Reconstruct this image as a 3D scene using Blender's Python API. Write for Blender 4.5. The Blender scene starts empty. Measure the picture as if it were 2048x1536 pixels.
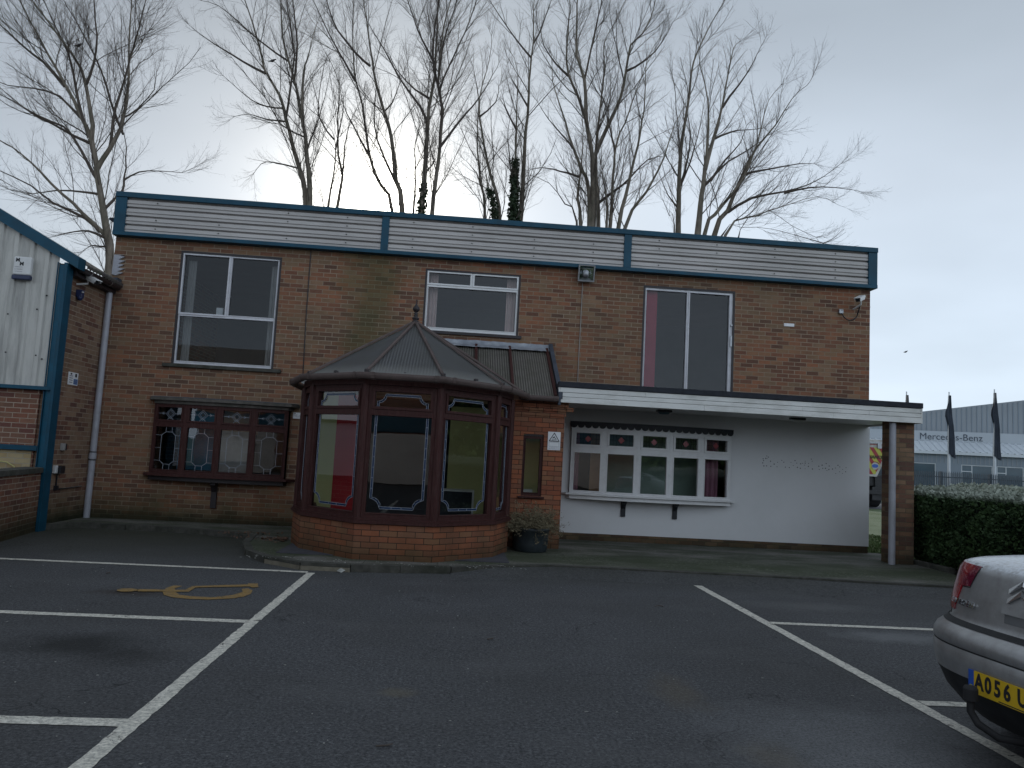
import bpy, bmesh, math, random
import numpy as np
from mathutils import Matrix, Vector
R=math.radians; PI=math.pi
random.seed(7)
S=bpy.context.scene
COL=S.collection
# ---------------------------------------------------------------- camera
def cam_axes(yaw,pitch,roll):
    f=Vector((math.sin(yaw)*math.cos(pitch),math.cos(yaw)*math.cos(pitch),math.sin(pitch)))
    r=Vector((math.cos(yaw),-math.sin(yaw),0)); u=r.cross(f)
    c,s=math.cos(roll),math.sin(roll)
    return r*c+u*s, -r*s+u*c, f
cr,cu,cf=cam_axes(R(3.99),R(5.32),R(3.07))
cd=bpy.data.cameras.new('camera'); cam=bpy.data.objects.new('camera',cd); COL.objects.link(cam)
cam.matrix_world=Matrix(((cr.x,cu.x,-cf.x,0),(cr.y,cu.y,-cf.y,0),(cr.z,cu.z,-cf.z,1.48),(0,0,0,1)))
cd.sensor_fit='HORIZONTAL'; cd.sensor_width=36; cd.lens=27.035; cd.clip_start=0.05; cd.clip_end=6000
S.camera=cam
# ---------------------------------------------------------------- sky, sun, exposure
SUN_AZ=R(-6.74); SUN_EL=R(17.6)
sd=Vector((math.sin(SUN_AZ)*math.cos(SUN_EL),math.cos(SUN_AZ)*math.cos(SUN_EL),math.sin(SUN_EL)))
W=bpy.data.worlds.new('World'); S.world=W; W.use_nodes=True
nt=W.node_tree; nt.nodes.clear()
def N(t,**k):
    n=nt.nodes.new(t)
    for a,b in k.items(): setattr(n,a,b)
    return n
L=nt.links.new
out=N('ShaderNodeOutputWorld'); tc=N('ShaderNodeTexCoord')
sky=N('ShaderNodeTexSky',sky_type='NISHITA',sun_disc=False,sun_elevation=SUN_EL,sun_rotation=SUN_AZ,air_density=1.0,dust_density=1.0)
bg1=N('ShaderNodeBackground'); bg1.inputs[1].default_value=0.06; L(sky.outputs[0],bg1.inputs[0])
def M_(op,a,b=None,c=None):
    n=N('ShaderNodeMath',operation=op)
    for i,v in enumerate((a,b,c)):
        if v is None: continue
        if isinstance(v,(int,float)): n.inputs[i].default_value=v
        else: L(v,n.inputs[i])
    return n.outputs[0]
nrm=N('ShaderNodeVectorMath',operation='NORMALIZE'); L(tc.outputs['Generated'],nrm.inputs[0])
dot=N('ShaderNodeVectorMath',operation='DOT_PRODUCT'); L(nrm.outputs[0],dot.inputs[0]); dot.inputs[1].default_value=sd
sep=N('ShaderNodeSeparateXYZ'); L(nrm.outputs[0],sep.inputs[0])
dt=M_('MAXIMUM',dot.outputs['Value'],0.0)
# cloud pattern: stretched horizontally, flattened toward the horizon
zz=M_('ADD',M_('MAXIMUM',sep.outputs[2],0.0),0.22)
cv=N('ShaderNodeCombineXYZ'); L(M_('DIVIDE',sep.outputs[0],zz),cv.inputs[0]); L(M_('DIVIDE',sep.outputs[1],zz),cv.inputs[1]); L(M_('MULTIPLY',sep.outputs[2],2.0),cv.inputs[2])
ns=N('ShaderNodeTexNoise'); ns.inputs['Scale'].default_value=0.75; ns.inputs['Detail'].default_value=5; ns.inputs['Roughness'].default_value=0.45; L(cv.outputs[0],ns.inputs['Vector'])
# base veil colour by elevation and side: brighter low and to the right, greyer high
el=N('ShaderNodeValToRGB'); L(sep.outputs[2],el.inputs[0])
e=el.color_ramp.elements; e[0].position=0.0; e[0].color=(.40,.47,.55,1); e[1].position=0.8; e[1].color=(.27,.31,.355,1)
x=el.color_ramp.elements.new(.12); x.color=(.42,.49,.57,1); x=el.color_ramp.elements.new(.33); x.color=(.335,.38,.435,1); x=el.color_ramp.elements.new(.5); x.color=(.235,.27,.31,1)
side=M_('MULTIPLY',M_('MULTIPLY_ADD',sep.outputs[0],.30,1.0),M_('MULTIPLY_ADD',M_('MAXIMUM',M_('MULTIPLY',sep.outputs[1],-1.0),0.0),.66,.83))
cl=M_('MULTIPLY_ADD',ns.outputs[0],.95,.50)
vs=N('ShaderNodeVectorMath',operation='SCALE'); L(el.outputs[0],vs.inputs[0]); L(M_('MULTIPLY',side,cl),vs.inputs['Scale'])
g1=M_('MULTIPLY',M_('POWER',dt,900.0),6.0)
g2=M_('MULTIPLY',M_('POWER',dt,170.0),.55)
g3=M_('MULTIPLY',M_('POWER',dt,16.0),0.06)
gl=M_('ADD',M_('ADD',g1,g2),g3)
gc=N('ShaderNodeVectorMath',operation='SCALE'); gc.inputs[0].default_value=(1.0,.96,.86); L(gl,gc.inputs['Scale'])
ad=N('ShaderNodeVectorMath',operation='ADD'); L(vs.outputs[0],ad.inputs[0]); L(gc.outputs[0],ad.inputs[1])
bg2=N('ShaderNodeBackground'); L(ad.outputs[0],bg2.inputs[0]); bg2.inputs[1].default_value=1.0
mx=N('ShaderNodeMixShader'); mx.inputs[0].default_value=.93; L(bg1.outputs[0],mx.inputs[1]); L(bg2.outputs[0],mx.inputs[2]); L(mx.outputs[0],out.inputs[0])
sl=bpy.data.lights.new('sun','SUN'); sl.energy=0.9; sl.angle=R(10); sl.color=(1,.95,.86)
so=bpy.data.objects.new('sun',sl); COL.objects.link(so); so.rotation_euler=sd.to_track_quat('Z','Y').to_euler()
S.view_settings.view_transform='Standard'; S.view_settings.look='None'; S.view_settings.exposure=0.95; S.view_settings.gamma=1
S.render.engine='CYCLES'
S.cycles.max_bounces=8; S.cycles.transparent_max_bounces=16; S.cycles.glossy_bounces=4
S.cycles.sample_clamp_indirect=3.0
# ---------------------------------------------------------------- materials
MATS={}
def srgb(r,g,b): return tuple((c/255/12.92 if c/255<=.04045 else ((c/255+.055)/1.055)**2.4) for c in (r,g,b))+(1,)
class NB:
    def __init__(s,name):
        s.m=bpy.data.materials.new(name); s.m.use_nodes=True; s.t=s.m.node_tree; s.t.nodes.clear()
        s.out=s.n('ShaderNodeOutputMaterial'); s.bs=s.n('ShaderNodeBsdfPrincipled'); s.l(s.bs.outputs[0],s.out.inputs[0])
    def n(s,t,**k):
        n=s.t.nodes.new(t)
        for a,b in k.items(): setattr(n,a,b)
        return n
    def l(s,a,b): s.t.links.new(a,b)
    def set(s,sock,v):
        i=s.bs.inputs[sock]
        if isinstance(v,(int,float,tuple)): i.default_value=v
        else: s.l(v,i)
    def coord(s,kind='Object'): return s.n('ShaderNodeTexCoord').outputs[kind]
    def pos(s): return s.n('ShaderNodeNewGeometry').outputs['Position']
    def mp(s,v,sc=(1,1,1),loc=(0,0,0)):
        n=s.n('ShaderNodeMapping'); s.l(v,n.inputs[0]); n.inputs['Scale'].default_value=sc; n.inputs['Location'].default_value=loc; return n.outputs[0]
    def noise(s,v,scale,detail=4,rough=.55,dist=0):
        n=s.n('ShaderNodeTexNoise'); s.l(v,n.inputs['Vector']); n.inputs['Scale'].default_value=scale; n.inputs['Detail'].default_value=detail; n.inputs['Roughness'].default_value=rough; n.inputs['Distortion'].default_value=dist; return n.outputs[0]
    def vor(s,v,scale,out='Distance'):
        n=s.n('ShaderNodeTexVoronoi'); s.l(v,n.inputs['Vector']); n.inputs['Scale'].default_value=scale; return n.outputs[out]
    def ramp(s,f,stops,interp='LINEAR'):
        n=s.n('ShaderNodeValToRGB'); s.l(f,n.inputs[0]); cr=n.color_ramp; cr.interpolation=interp
        while len(cr.elements)<len(stops): cr.elements.new(.5)
        for e,(p,c) in zip(cr.elements,stops):
            e.position=p; e.color=(c,c,c,1) if isinstance(c,(int,float)) else (tuple(c)+(1,))[:4]
        return n.outputs[0]
    def math(s,op,a,b=None,c=None,clamp=False):
        n=s.n('ShaderNodeMath',operation=op,use_clamp=clamp)
        for i,v in enumerate((a,b,c)):
            if v is None: continue
            if isinstance(v,(int,float)): n.inputs[i].default_value=v
            else: s.l(v,n.inputs[i])
        return n.outputs[0]
    def mix(s,f,a,b,mode='MIX'):
        n=s.n('ShaderNodeMix',data_type='RGBA',blend_type=mode)
        for i,v in ((0,f),(6,a),(7,b)):
            if isinstance(v,(int,float)): n.inputs[i].default_value=v
            elif isinstance(v,tuple): n.inputs[i].default_value=(tuple(v)+(1,))[:4]
            else: s.l(v,n.inputs[i])
        return n.outputs[2]
    def sepz(s,v,i=2):
        n=s.n('ShaderNodeSeparateXYZ'); s.l(v,n.inputs[0]); return n.outputs[i]
    def bump(s,h,strength=.4,dist=.01):
        n=s.n('ShaderNodeBump'); s.l(h,n.inputs['Height']); n.inputs['Strength'].default_value=strength; n.inputs['Distance'].default_value=dist; s.l(n.outputs[0],s.bs.inputs['Normal'])
def simple(name,col,rough=.5,metal=0,var=.12,scale=6,bump=0,dirt=None,spec=.5,stretch=(1,1,1),bscale=60):
    b=NB(name); p=b.mp(b.pos(),stretch)
    nz=b.noise(p,scale,5,.6)
    c=b.mix(b.ramp(nz,[(.3,0),(.7,1)]),tuple(v*(1-var) for v in col),tuple(min(1,v*(1+var)) for v in col))
    if dirt:
        dc,amt,ds=dirt
        d=b.math('MULTIPLY',b.ramp(b.noise(p,ds,6,.7),[(.45,0),(.7,1)]),amt)
        c=b.mix(d,c,dc)
    b.set('Base Color',c); b.set('Roughness',rough); b.set('Metallic',metal); b.set('Specular IOR Level',spec)
    if bump: b.bump(b.noise(p,bscale,4,.6),bump,.004)
    MATS[name]=b.m; return b.m
def brick_mat(name,cols,mortar,mfac=.012,algae=0.0,var=.5,dark=.35,bw=.225,bh=.075,bumpS=.5,topdirt=0):
    b=NB(name); uv=b.coord('UV')
    t=b.n('ShaderNodeTexBrick'); b.l(uv,t.inputs['Vector']); t.offset=.5; t.squash=1
    for k,v in {'Scale':1.0,'Mortar Size':mfac/2,'Mortar Smooth':.15,'Bias':0.0,'Brick Width':bw,'Row Height':bh}.items(): t.inputs[k].default_value=v
    t.inputs['Color1'].default_value=(0,0,0,1); t.inputs['Color2'].default_value=(1,1,1,1); t.inputs['Mortar'].default_value=(.5,.5,.5,1)
    n=len(cols); rnd=b.sepz(t.outputs['Color'],0)
    base=b.ramp(rnd,[(i/n,c) for i,c in enumerate(cols)],'CONSTANT')
    # patches of weathering where the bricks run lighter, darker or greener
    p=b.pos(); big=b.noise(b.mp(p,(1,1,1.6)),.55,4,.6); mid=b.noise(p,3.0,5,.65); fine=b.noise(p,45,4,.7)
    c=b.mix(b.ramp(big,[(.40,0),(.64,var)]),base,(.115,.088,.058))
    c=b.mix(b.ramp(mid,[(.35,dark),(.6,0)]),c,(.055,.04,.036))
    c=b.mix(b.math('MULTIPLY',b.ramp(fine,[(.3,0),(.75,1)]),.14),c,(.30,.24,.19))
    mcol=b.mix(b.ramp(mid,[(.3,0),(.7,1)]),mortar,tuple(v*.55 for v in mortar))
    c=b.mix(t.outputs['Fac'],c,mcol)
    if algae:
        z=b.sepz(p,2)
        zz=b.math('ADD',z,b.math('MULTIPLY',b.math('SUBTRACT',b.noise(b.mp(p,(1,1,.4)),2.2,5,.65),.5),.9))
        a=b.math('MULTIPLY',b.ramp(zz,[(.10,1),(.62,0)]),algae)
        c=b.mix(a,c,(.032,.040,.018))
        kz=b.math('ADD',z,b.math('MULTIPLY',b.math('SUBTRACT',b.noise(p,5,4,.6),.5),.16))
        c=b.mix(b.math('MULTIPLY',b.ramp(kz,[(.12,1),(.26,0)]),.8*algae),c,(.016,.020,.014))
    if topdirt:
        # green run-off stain under the parapet joint
        x=b.sepz(p,0)
        xs=b.math('ADD',x,b.math('MULTIPLY',b.math('SUBTRACT',b.noise(p,1.3,5,.6),.5),1.3))
        s=b.ramp(b.math('ABSOLUTE',b.math('ADD',xs,1.62)),[(.12,1),(.62,0)])
        c=b.mix(b.math('MULTIPLY',s,topdirt),c,(.062,.075,.034))
    b.set('Base Color',c); b.set('Roughness',.92); b.set('Specular IOR Level',.08)
    h=b.math('SUBTRACT',b.math('MULTIPLY',fine,.25),t.outputs['Fac'])
    b.bump(h,bumpS,.006); MATS[name]=b.m; return b.m
def glass_mat(name,tint=(.92,.95,.95),refl=2.0,wave=.0):
    b=NB(name); b.t.nodes.remove(b.bs)
    fr=b.n('ShaderNodeFresnel'); fr.inputs[0].default_value=1.5
    tr=b.n('ShaderNodeBsdfTransparent'); tr.inputs[0].default_value=tint+(1,)
    gl=b.n('ShaderNodeBsdfGlossy'); gl.inputs['Roughness'].default_value=.0; gl.inputs[0].default_value=(.95,.97,1,1)
    if wave:
        bp=b.n('ShaderNodeBump'); b.l(b.noise(b.pos(),1.6,2,.5),bp.inputs['Height']); bp.inputs['Strength'].default_value=wave; bp.inputs['Distance'].default_value=.02
        b.l(bp.outputs[0],gl.inputs['Normal'])
    f=b.math('MULTIPLY',fr.outputs[0],refl,clamp=True)
    mx=b.n('ShaderNodeMixShader'); b.l(f,mx.inputs[0]); b.l(tr.outputs[0],mx.inputs[1]); b.l(gl.outputs[0],mx.inputs[2]); b.l(mx.outputs[0],b.out.inputs[0])
    MATS[name]=b.m; return b.m
brick_mat('brick_main',[(.275,.122,.070),(.225,.098,.060),(.25,.145,.085),(.195,.084,.054),(.265,.135,.078),(.135,.066,.046),(.29,.122,.068),(.235,.145,.088),(.25,.108,.064),(.17,.078,.052),(.27,.16,.10)],(.34,.27,.20),.012,algae=.75,var=.42,dark=.34,bumpS=.35,topdirt=.55)
brick_mat('brick_side',[(.26,.155,.105),(.19,.085,.06),(.28,.18,.12),(.24,.14,.095),(.13,.06,.05),(.26,.165,.115)],(.38,.31,.24),.010,algae=.85,var=.35,dark=.35,bumpS=.35)
brick_mat('brick_left',[(.24,.095,.062),(.18,.07,.052),(.22,.11,.075),(.15,.06,.05),(.25,.12,.08)],(.42,.34,.27),.012,algae=.7,var=.2,dark=.35)
brick_mat('brick_orange',[(.31,.105,.055),(.27,.088,.048),(.26,.12,.065),(.33,.11,.055),(.24,.092,.054),(.28,.125,.072)],(.06,.04,.034),.009,algae=.42,var=.12,dark=.22,bumpS=.6)
brick_mat('brick_pier',[(.24,.13,.08),(.18,.09,.06),(.26,.16,.10),(.13,.07,.055),(.22,.14,.085)],(.17,.14,.10),.012,algae=.45,var=.25,dark=.4,bumpS=.8)
brick_mat('brick_yellow',[(.42,.32,.17),(.36,.27,.15),(.45,.36,.21)],(.42,.38,.3),.012,algae=.1,var=.1,dark=.2)
simple('teal',(.006,.060,.105),.45,0,.2,3,0,((.02,.04,.05),.35,5),spec=.25)
simple('teal_side',(.006,.088,.155),.4,0,.2,3,0,((.03,.06,.07),.3,7),spec=.25)
simple('cladding',(.46,.435,.425),.45,0,.08,1.5,0,((.22,.215,.205),.4,1.6),stretch=(.35,1,1))
simple('cladding_upright',(.50,.49,.46),.45,0,.08,1.2,0,((.2,.2,.19),.7,2.2),stretch=(3,1,.35))
simple('brown_frame',(.050,.018,.017),.5,0,.22,5,.08,((.12,.09,.08),.25,9),stretch=(6,6,.8),spec=.15)
simple('brown_dark',(.018,.013,.016),.5,0,.3,8,.1)
simple('cornice',(.10,.088,.078),.8,0,.3,9,.3,((.04,.045,.035),.8,5))
simple('gutter_brown',(.098,.072,.067),.5,0,.2,5,.05,((.09,.08,.072),.5,8),spec=.2)
simple('white_pvc',(.70,.70,.71),.35,0,.04,3,0,((.40,.40,.38),.35,6))
simple('alu_frame',(.58,.58,.62),.4,0,.06,3,0,((.33,.33,.33),.4,7))
simple('render_white',(.66,.665,.68),.9,0,.03,.8,.25,((.50,.51,.51),.35,.8),bscale=90)
simple('fascia_paint',(.70,.70,.68),.5,0,.06,3,.1,((.26,.26,.22),.40,3.6),stretch=(.6,1,1.8))
simple('black_paint',(.014,.016,.022),.55,0,.3,8,.1)
simple('felt',(.018,.021,.030),.85,0,.35,14,.5)
simple('lead',(.24,.26,.30),.5,.2,.25,9,.4,((.42,.44,.47),.7,6))
simple('lead_dark',(.045,.055,.075),.6,.1,.3,6,.4)
simple('lead_line',(.33,.36,.42),.5,.2,.1,20)
simple('lead_black',(.02,.02,.022),.6,.1,.1,20)
simple('blue_glass',(.008,.028,.075),.25,0,.2,6)
simple('red_glass',(.25,.035,.045),.25,0,.25,9)
simple('pipe_grey',(.34,.345,.39),.4,0,.07,3,0,((.22,.22,.21),.5,5))
simple('roof_tile',(.055,.045,.045),.85,0,.4,9,.6,((.06,.075,.035),.6,6))
simple('curtain_pink',(.62,.46,.43),.9,0,.1,5)
simple('curtain_red',(.38,.035,.07),.9,0,.1,5)
simple('curtain_mauve',(.26,.11,.16),.9,0,.1,5)
simple('curtain_grey',(.30,.29,.28),.9,0,.1,5)
simple('wood_panel',(.30,.16,.08),.6,0,.15,5)
simple('room_dark',(.11,.115,.12),.9,0,.1,2)
simple('room_green',(.62,.60,.28),.9,0,.06,2)
simple('room_red',(.50,.012,.025),.8,0,.06,2)
simple('room_white',(.62,.64,.60),.8,0,.04,2)
simple('carpet',(.05,.05,.06),.95,0,.2,10)
simple('plastic_white',(.62,.62,.62),.4,0,.04,5,0,((.42,.41,.38),.3,9))
simple('plastic_black',(.012,.013,.018),.4,0,.2,8)
simple('plastic_navy',(.012,.022,.075),.4,0,.2,8)
simple('cable_grey',(.30,.28,.26),.7,0,.1,8)
simple('sign_white',(.74,.74,.76),.5,0,.04,8,0,((.5,.5,.48),.3,12))
simple('ink',(.015,.015,.02),.6,0,.1,8)
simple('ink_faint',(.20,.20,.24),.6,0,.1,8)
simple('ink_blue',(.03,.12,.32),.5,0,.1,8)
simple('hole_dark',(.14,.14,.15),.9,0,.2,9)
simple('metal_grey',(.30,.31,.33),.35,.7,.15,9,.1)
simple('chrome',(.75,.76,.78),.12,1,.02,9)
simple('rubber',(.016,.016,.018),.75,0,.3,12,.2)
simple('bark',(.19,.16,.13),.95,0,.35,7,.8,((.055,.06,.036),.7,3),bscale=25,stretch=(1,1,.4))
simple('twig',(.085,.068,.058),.9,0,.3,3)
simple('ivy',(.022,.040,.016),.6,0,.5,5)
simple('moss_wood',(.16,.15,.11),.95,0,.3,8,.6,((.06,.08,.03),.7,5))
simple('dead_leaf',(.10,.055,.035),.9,0,.5,22)
simple('litter',(.30,.30,.28),.9,0,.3,20)
simple('pot_plastic',(.020,.028,.034),.5,0,.3,8,.15,((.05,.06,.055),.5,6))
simple('dry_plant',(.15,.125,.075),.95,0,.5,9)
simple('yellow_hose',(.45,.42,.16),.5,0,.1,9)
simple('far_wall',(.27,.30,.335),.5,0,.06,.5)
simple('far_wall_dark',(.21,.255,.305),.5,0,.05,.5)
simple('far_roof',(.62,.67,.72),.35,0,.06,.5)
simple('far_sign',(.42,.46,.50),.5,0,.03,.5)
simple('far_glass',(.06,.10,.13),.1,0,.2,.8)
simple('steel_fence',(.045,.06,.075),.5,.3,.2,3)
simple('flag_cloth',(.035,.045,.065),.8,0,.25,4,.2)
simple('pole_paint',(.62,.66,.70),.4,0,.05,2)
simple('truck_white',(.45,.44,.43),.5,0,.1,2,0,((.15,.13,.1),.7,3))
simple('truck_yellow',(.42,.42,.06),.5,0,.1,4)
simple('truck_red',(.28,.02,.025),.5,0,.1,4)
simple('truck_dark',(.03,.03,.034),.7,0,.3,4)
simple('plate_yellow',(.72,.47,.02),.4,0,.06,25,0,((.35,.22,.02),.3,25))
simple('plate_blue',(.02,.09,.42),.4,0,.05,25)
simple('frost',(.72,.75,.78),.7,0,.08,60)
def car_paint():
    b=NB('car_silver'); p=b.pos()
    fl=b.noise(p,900,2,.5); dz=b.noise(p,9,6,.65)
    c=b.mix(b.ramp(fl,[(.35,0),(.65,1)]),(.36,.362,.368),(.46,.462,.468))
    c=b.mix(b.math('MULTIPLY',b.ramp(dz,[(.38,0),(.68,1)]),.5),c,(.20,.19,.18))
    z=b.sepz(p,2); nz=b.sepz(b.n('ShaderNodeNewGeometry').outputs['Normal'],2)
    fr=b.math('MULTIPLY',b.ramp(nz,[(.45,0),(.8,1)]),b.ramp(b.noise(p,38,5,.7),[(.36,0),(.56,1)]))
    fr=b.math('MULTIPLY',fr,b.ramp(z,[(.85,0),(.95,1)]))
    c=b.mix(fr,c,(.66,.69,.73))
    spk=b.math('MULTIPLY',b.ramp(b.vor(p,38),[(.05,1),(.11,0)]),b.ramp(b.noise(p,5,3,.6),[(.52,0),(.62,.7)]))
    c=b.mix(spk,c,(.62,.64,.67))
    b.set('Base Color',c); b.set('Metallic',b.math('SUBTRACT',.55,b.math('MULTIPLY',fr,.55))); b.set('Roughness',b.math('ADD',.33,b.math('MULTIPLY',fr,.5)))
    b.set('Coat Weight',.4); b.set('Coat Roughness',.12)
    MATS['car_silver']=b.m
car_paint()
def lamp_red():
    b=NB('lamp_red'); p=b.pos()
    n=b.noise(p,30,5,.7)
    c=b.mix(b.ramp(b.noise(p,7,3,.5),[(.4,0),(.6,1)]),(.34,.012,.016),(.14,.008,.03))
    c=b.mix(b.math('MULTIPLY',b.ramp(n,[(.55,0),(.72,1)]),.6),c,(.62,.40,.42))
    b.set('Base Color',c); b.set('Roughness',.18); b.set('Coat Weight',.6); MATS['lamp_red']=b.m
lamp_red()
simple('car_glass',(.012,.016,.018),.04,0,.1,3)
simple('valance',(.016,.017,.019),.65,0,.3,14,.25)
MATS['glass']=glass_mat('glass',refl=2.1,wave=.10)
MATS['glass_upper']=glass_mat('glass_upper',tint=(.80,.84,.86),refl=.85,wave=.03)
MATS['glass_bay']=glass_mat('glass_bay',tint=(.86,.90,.88),refl=1.9,wave=.04)
def polycarb():
    b=NB('polycarbonate'); uv=b.coord('UV'); u=b.sepz(uv,0); p=b.pos()
    st=b.math('SINE',b.math('MULTIPLY',u,2*PI/.04))
    d=b.noise(p,3.5,6,.7); f=b.noise(p,60,3,.6)
    c=b.mix(b.math('MULTIPLY_ADD',st,.5,.5),(.055,.055,.06),(.165,.168,.176))
    c=b.mix(b.math('MULTIPLY',b.ramp(d,[(.4,0),(.68,1)]),.55),c,(.085,.085,.07))
    # grime that has collected along the eaves
    z=b.math('ADD',b.sepz(p,2),b.math('MULTIPLY',f,.08))
    c=b.mix(b.math('MULTIPLY',b.ramp(b.math('SUBTRACT',z,2.0,clamp=True),[(.48,1),(.64,0)]),.6),c,(.34,.34,.32))
    b.set('Base Color',c); b.set('Roughness',.55); b.bump(st,.35,.004)
    tr=b.n('ShaderNodeBsdfTranslucent'); tr.inputs[0].default_value=(.6,.61,.6,1)
    mx=b.n('ShaderNodeMixShader'); mx.inputs[0].default_value=.42; b.l(b.bs.outputs[0],mx.inputs[1]); b.l(tr.outputs[0],mx.inputs[2]); b.l(mx.outputs[0],b.out.inputs[0])
    MATS['polycarbonate']=b.m
polycarb()
def poly_dark():
    b=NB('polycarbonate_dark'); u=b.sepz(b.coord('UV'),0); p=b.pos()
    st=b.math('SINE',b.math('MULTIPLY',u,2*PI/.04))
    c=b.mix(b.math('MULTIPLY_ADD',st,.5,.5),(.045,.04,.036),(.20,.185,.165))
    c=b.mix(b.math('MULTIPLY',b.ramp(b.noise(p,4,6,.7),[(.4,0),(.7,1)]),.6),c,(.05,.05,.03))
    b.set('Base Color',c); b.set('Roughness',.6); b.bump(st,.6,.006)
    tr=b.n('ShaderNodeBsdfTranslucent'); tr.inputs[0].default_value=(.35,.35,.33,1)
    mx=b.n('ShaderNodeMixShader'); mx.inputs[0].default_value=.15; b.l(b.bs.outputs[0],mx.inputs[1]); b.l(tr.outputs[0],mx.inputs[2]); b.l(mx.outputs[0],b.out.inputs[0])
    MATS['polycarbonate_dark']=b.m
poly_dark()
def asphalt():
    b=NB('asphalt'); p=b.pos()
    sp=b.noise(p,48,5,.9); mid=b.noise(p,20,6,.8); big=b.noise(p,.55,5,.6); pat=b.noise(b.mp(p,(.6,1,1)),1.4,5,.6)
    c=b.mix(b.ramp(sp,[(.40,0),(.62,1)]),(.024,.025,.028),(.170,.172,.180))
    c=b.mix(b.ramp(mid,[(.38,.6),(.58,0)]),c,(.042,.043,.047))
    c=b.mix(b.math('MULTIPLY',b.ramp(b.noise(p,95,2,.5),[(.70,0),(.75,1)]),.6),c,(.26,.26,.26))
    c=b.mix(b.ramp(big,[(.42,0),(.66,.3)]),c,(.040,.038,.034))
    ck=b.n('ShaderNodeTexVoronoi',feature='DISTANCE_TO_EDGE'); ck.inputs['Scale'].default_value=1.1
    jit=b.n('ShaderNodeVectorMath',operation='ADD'); b.l(p,jit.inputs[0]); jn=b.n('ShaderNodeTexNoise'); b.l(p,jn.inputs['Vector']); jn.inputs['Scale'].default_value=3.0; jn.inputs['Detail'].default_value=6
    js=b.n('ShaderNodeVectorMath',operation='SCALE'); b.l(jn.outputs['Color'],js.inputs[0]); js.inputs['Scale'].default_value=.5; b.l(js.outputs[0],jit.inputs[1]); b.l(jit.outputs[0],ck.inputs['Vector'])
    cm=b.math('MULTIPLY',b.ramp(ck.outputs['Distance'],[(.002,1),(.008,0)]),b.ramp(b.noise(p,.8,3,.5),[(.52,0),(.60,.75)]))
    c=b.mix(cm,c,(.012,.012,.013))
    c=b.mix(b.math('MULTIPLY',b.ramp(pat,[(.52,0),(.70,1)]),.25),c,(.13,.13,.132))
    # oil-dark parking patch, damp salty patch near the car, green tinge by the kerb
    def blob(cx,cy,rx,ry,nsc=3):
        v=b.n('ShaderNodeVectorMath',operation='SUBTRACT'); b.l(p,v.inputs[0]); v.inputs[1].default_value=(cx,cy,0)
        q=b.mp(v.outputs[0],(1/rx,1/ry,0)); ln=b.n('ShaderNodeVectorMath',operation='LENGTH'); b.l(q,ln.inputs[0])
        return b.ramp(b.math('ADD',ln.outputs['Value'],b.math('MULTIPLY',b.math('SUBTRACT',b.noise(p,nsc,5,.7),.5),1.3)),[(.25,1),(1.0,0)])
    c=b.mix(b.math('MULTIPLY',blob(-2.55,5.75,.62,.42),.75),c,(.018,.019,.019))
    c=b.mix(b.math('MULTIPLY',blob(-2.1,5.5,.4,.3,5),.5),c,(.02,.02,.02))
    c=b.mix(b.math('MULTIPLY',blob(-2.95,7.65,.5,.2,5),.6),c,(.032,.022,.016))
    grn=b.ramp(b.noise(p,55,5,.9),[(.42,.12),(.60,1)])
    c=b.mix(b.math('MULTIPLY',b.math('MULTIPLY',blob(2.35,4.45,1.1,.6,5),.8),grn),c,(.20,.205,.215))
    c=b.mix(b.math('MULTIPLY',b.math('MULTIPLY',blob(2.3,3.9,1.0,.55,6),.8),grn),c,(.22,.225,.235))
    c=b.mix(b.math('MULTIPLY',blob(4.2,7.0,.8,.3,6),.6),c,(.19,.195,.2))
    c=b.mix(b.math('MULTIPLY',blob(4.0,8.4,.9,.35,5),.3),c,(.17,.17,.17))
    c=b.mix(b.math('MULTIPLY',blob(1.55,5.1,.22,.5,6),.4),c,(.12,.10,.07))
    c=b.mix(b.math('MULTIPLY',blob(1.75,4.0,.2,.35,6),.35),c,(.12,.10,.07))
    c=b.mix(b.math('MULTIPLY',blob(-.25,4.9,.16,.12,6),.4),c,(.14,.12,.08))
    y=b.math('ADD',b.sepz(p,1),b.math('MULTIPLY',b.noise(p,1.2,5,.6),1.4))
    c=b.mix(b.math('MULTIPLY',b.ramp(b.math('DIVIDE',b.math('SUBTRACT',y,9.6),3.4,clamp=True),[(.0,0),(1,1)]),.65),c,(.034,.036,.018))
    b.set('Base Color',c); b.set('Roughness',b.math('MULTIPLY_ADD',mid,.3,.62)); b.set('Specular IOR Level',.2)
    b.bump(b.math('ADD',sp,mid),.75,.006); MATS['asphalt']=b.m
asphalt()
def paint(name,col,wear=.5):
    b=NB(name); p=b.pos()
    sp=b.noise(p,130,3,.7); mid=b.noise(b.mp(p,(1,2.5,1)),14,6,.75)
    c=b.mix(b.ramp(mid,[(.35,0),(.65,1)]),tuple(v*.55 for v in col),col)
    c=b.mix(b.math('MULTIPLY',b.ramp(b.noise(p,45,4,.8),[(.45,0),(.6,1)]),.5),c,(.12,.12,.12))
    b.set('Base Color',c); b.set('Roughness',.75); b.bump(sp,.5,.005)
    ck=b.noise(b.mp(p,(1,1.2,1)),9,6,.8,.6); a=b.ramp(b.math('ADD',ck,b.math('MULTIPLY',sp,.25)),[(wear-.06,0),(wear,1)])
    b.set('Alpha',a); MATS[name]=b.m
paint('line_paint',(.84,.80,.70),.53); paint('yellow_paint',(.34,.20,.045),.53)
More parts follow.
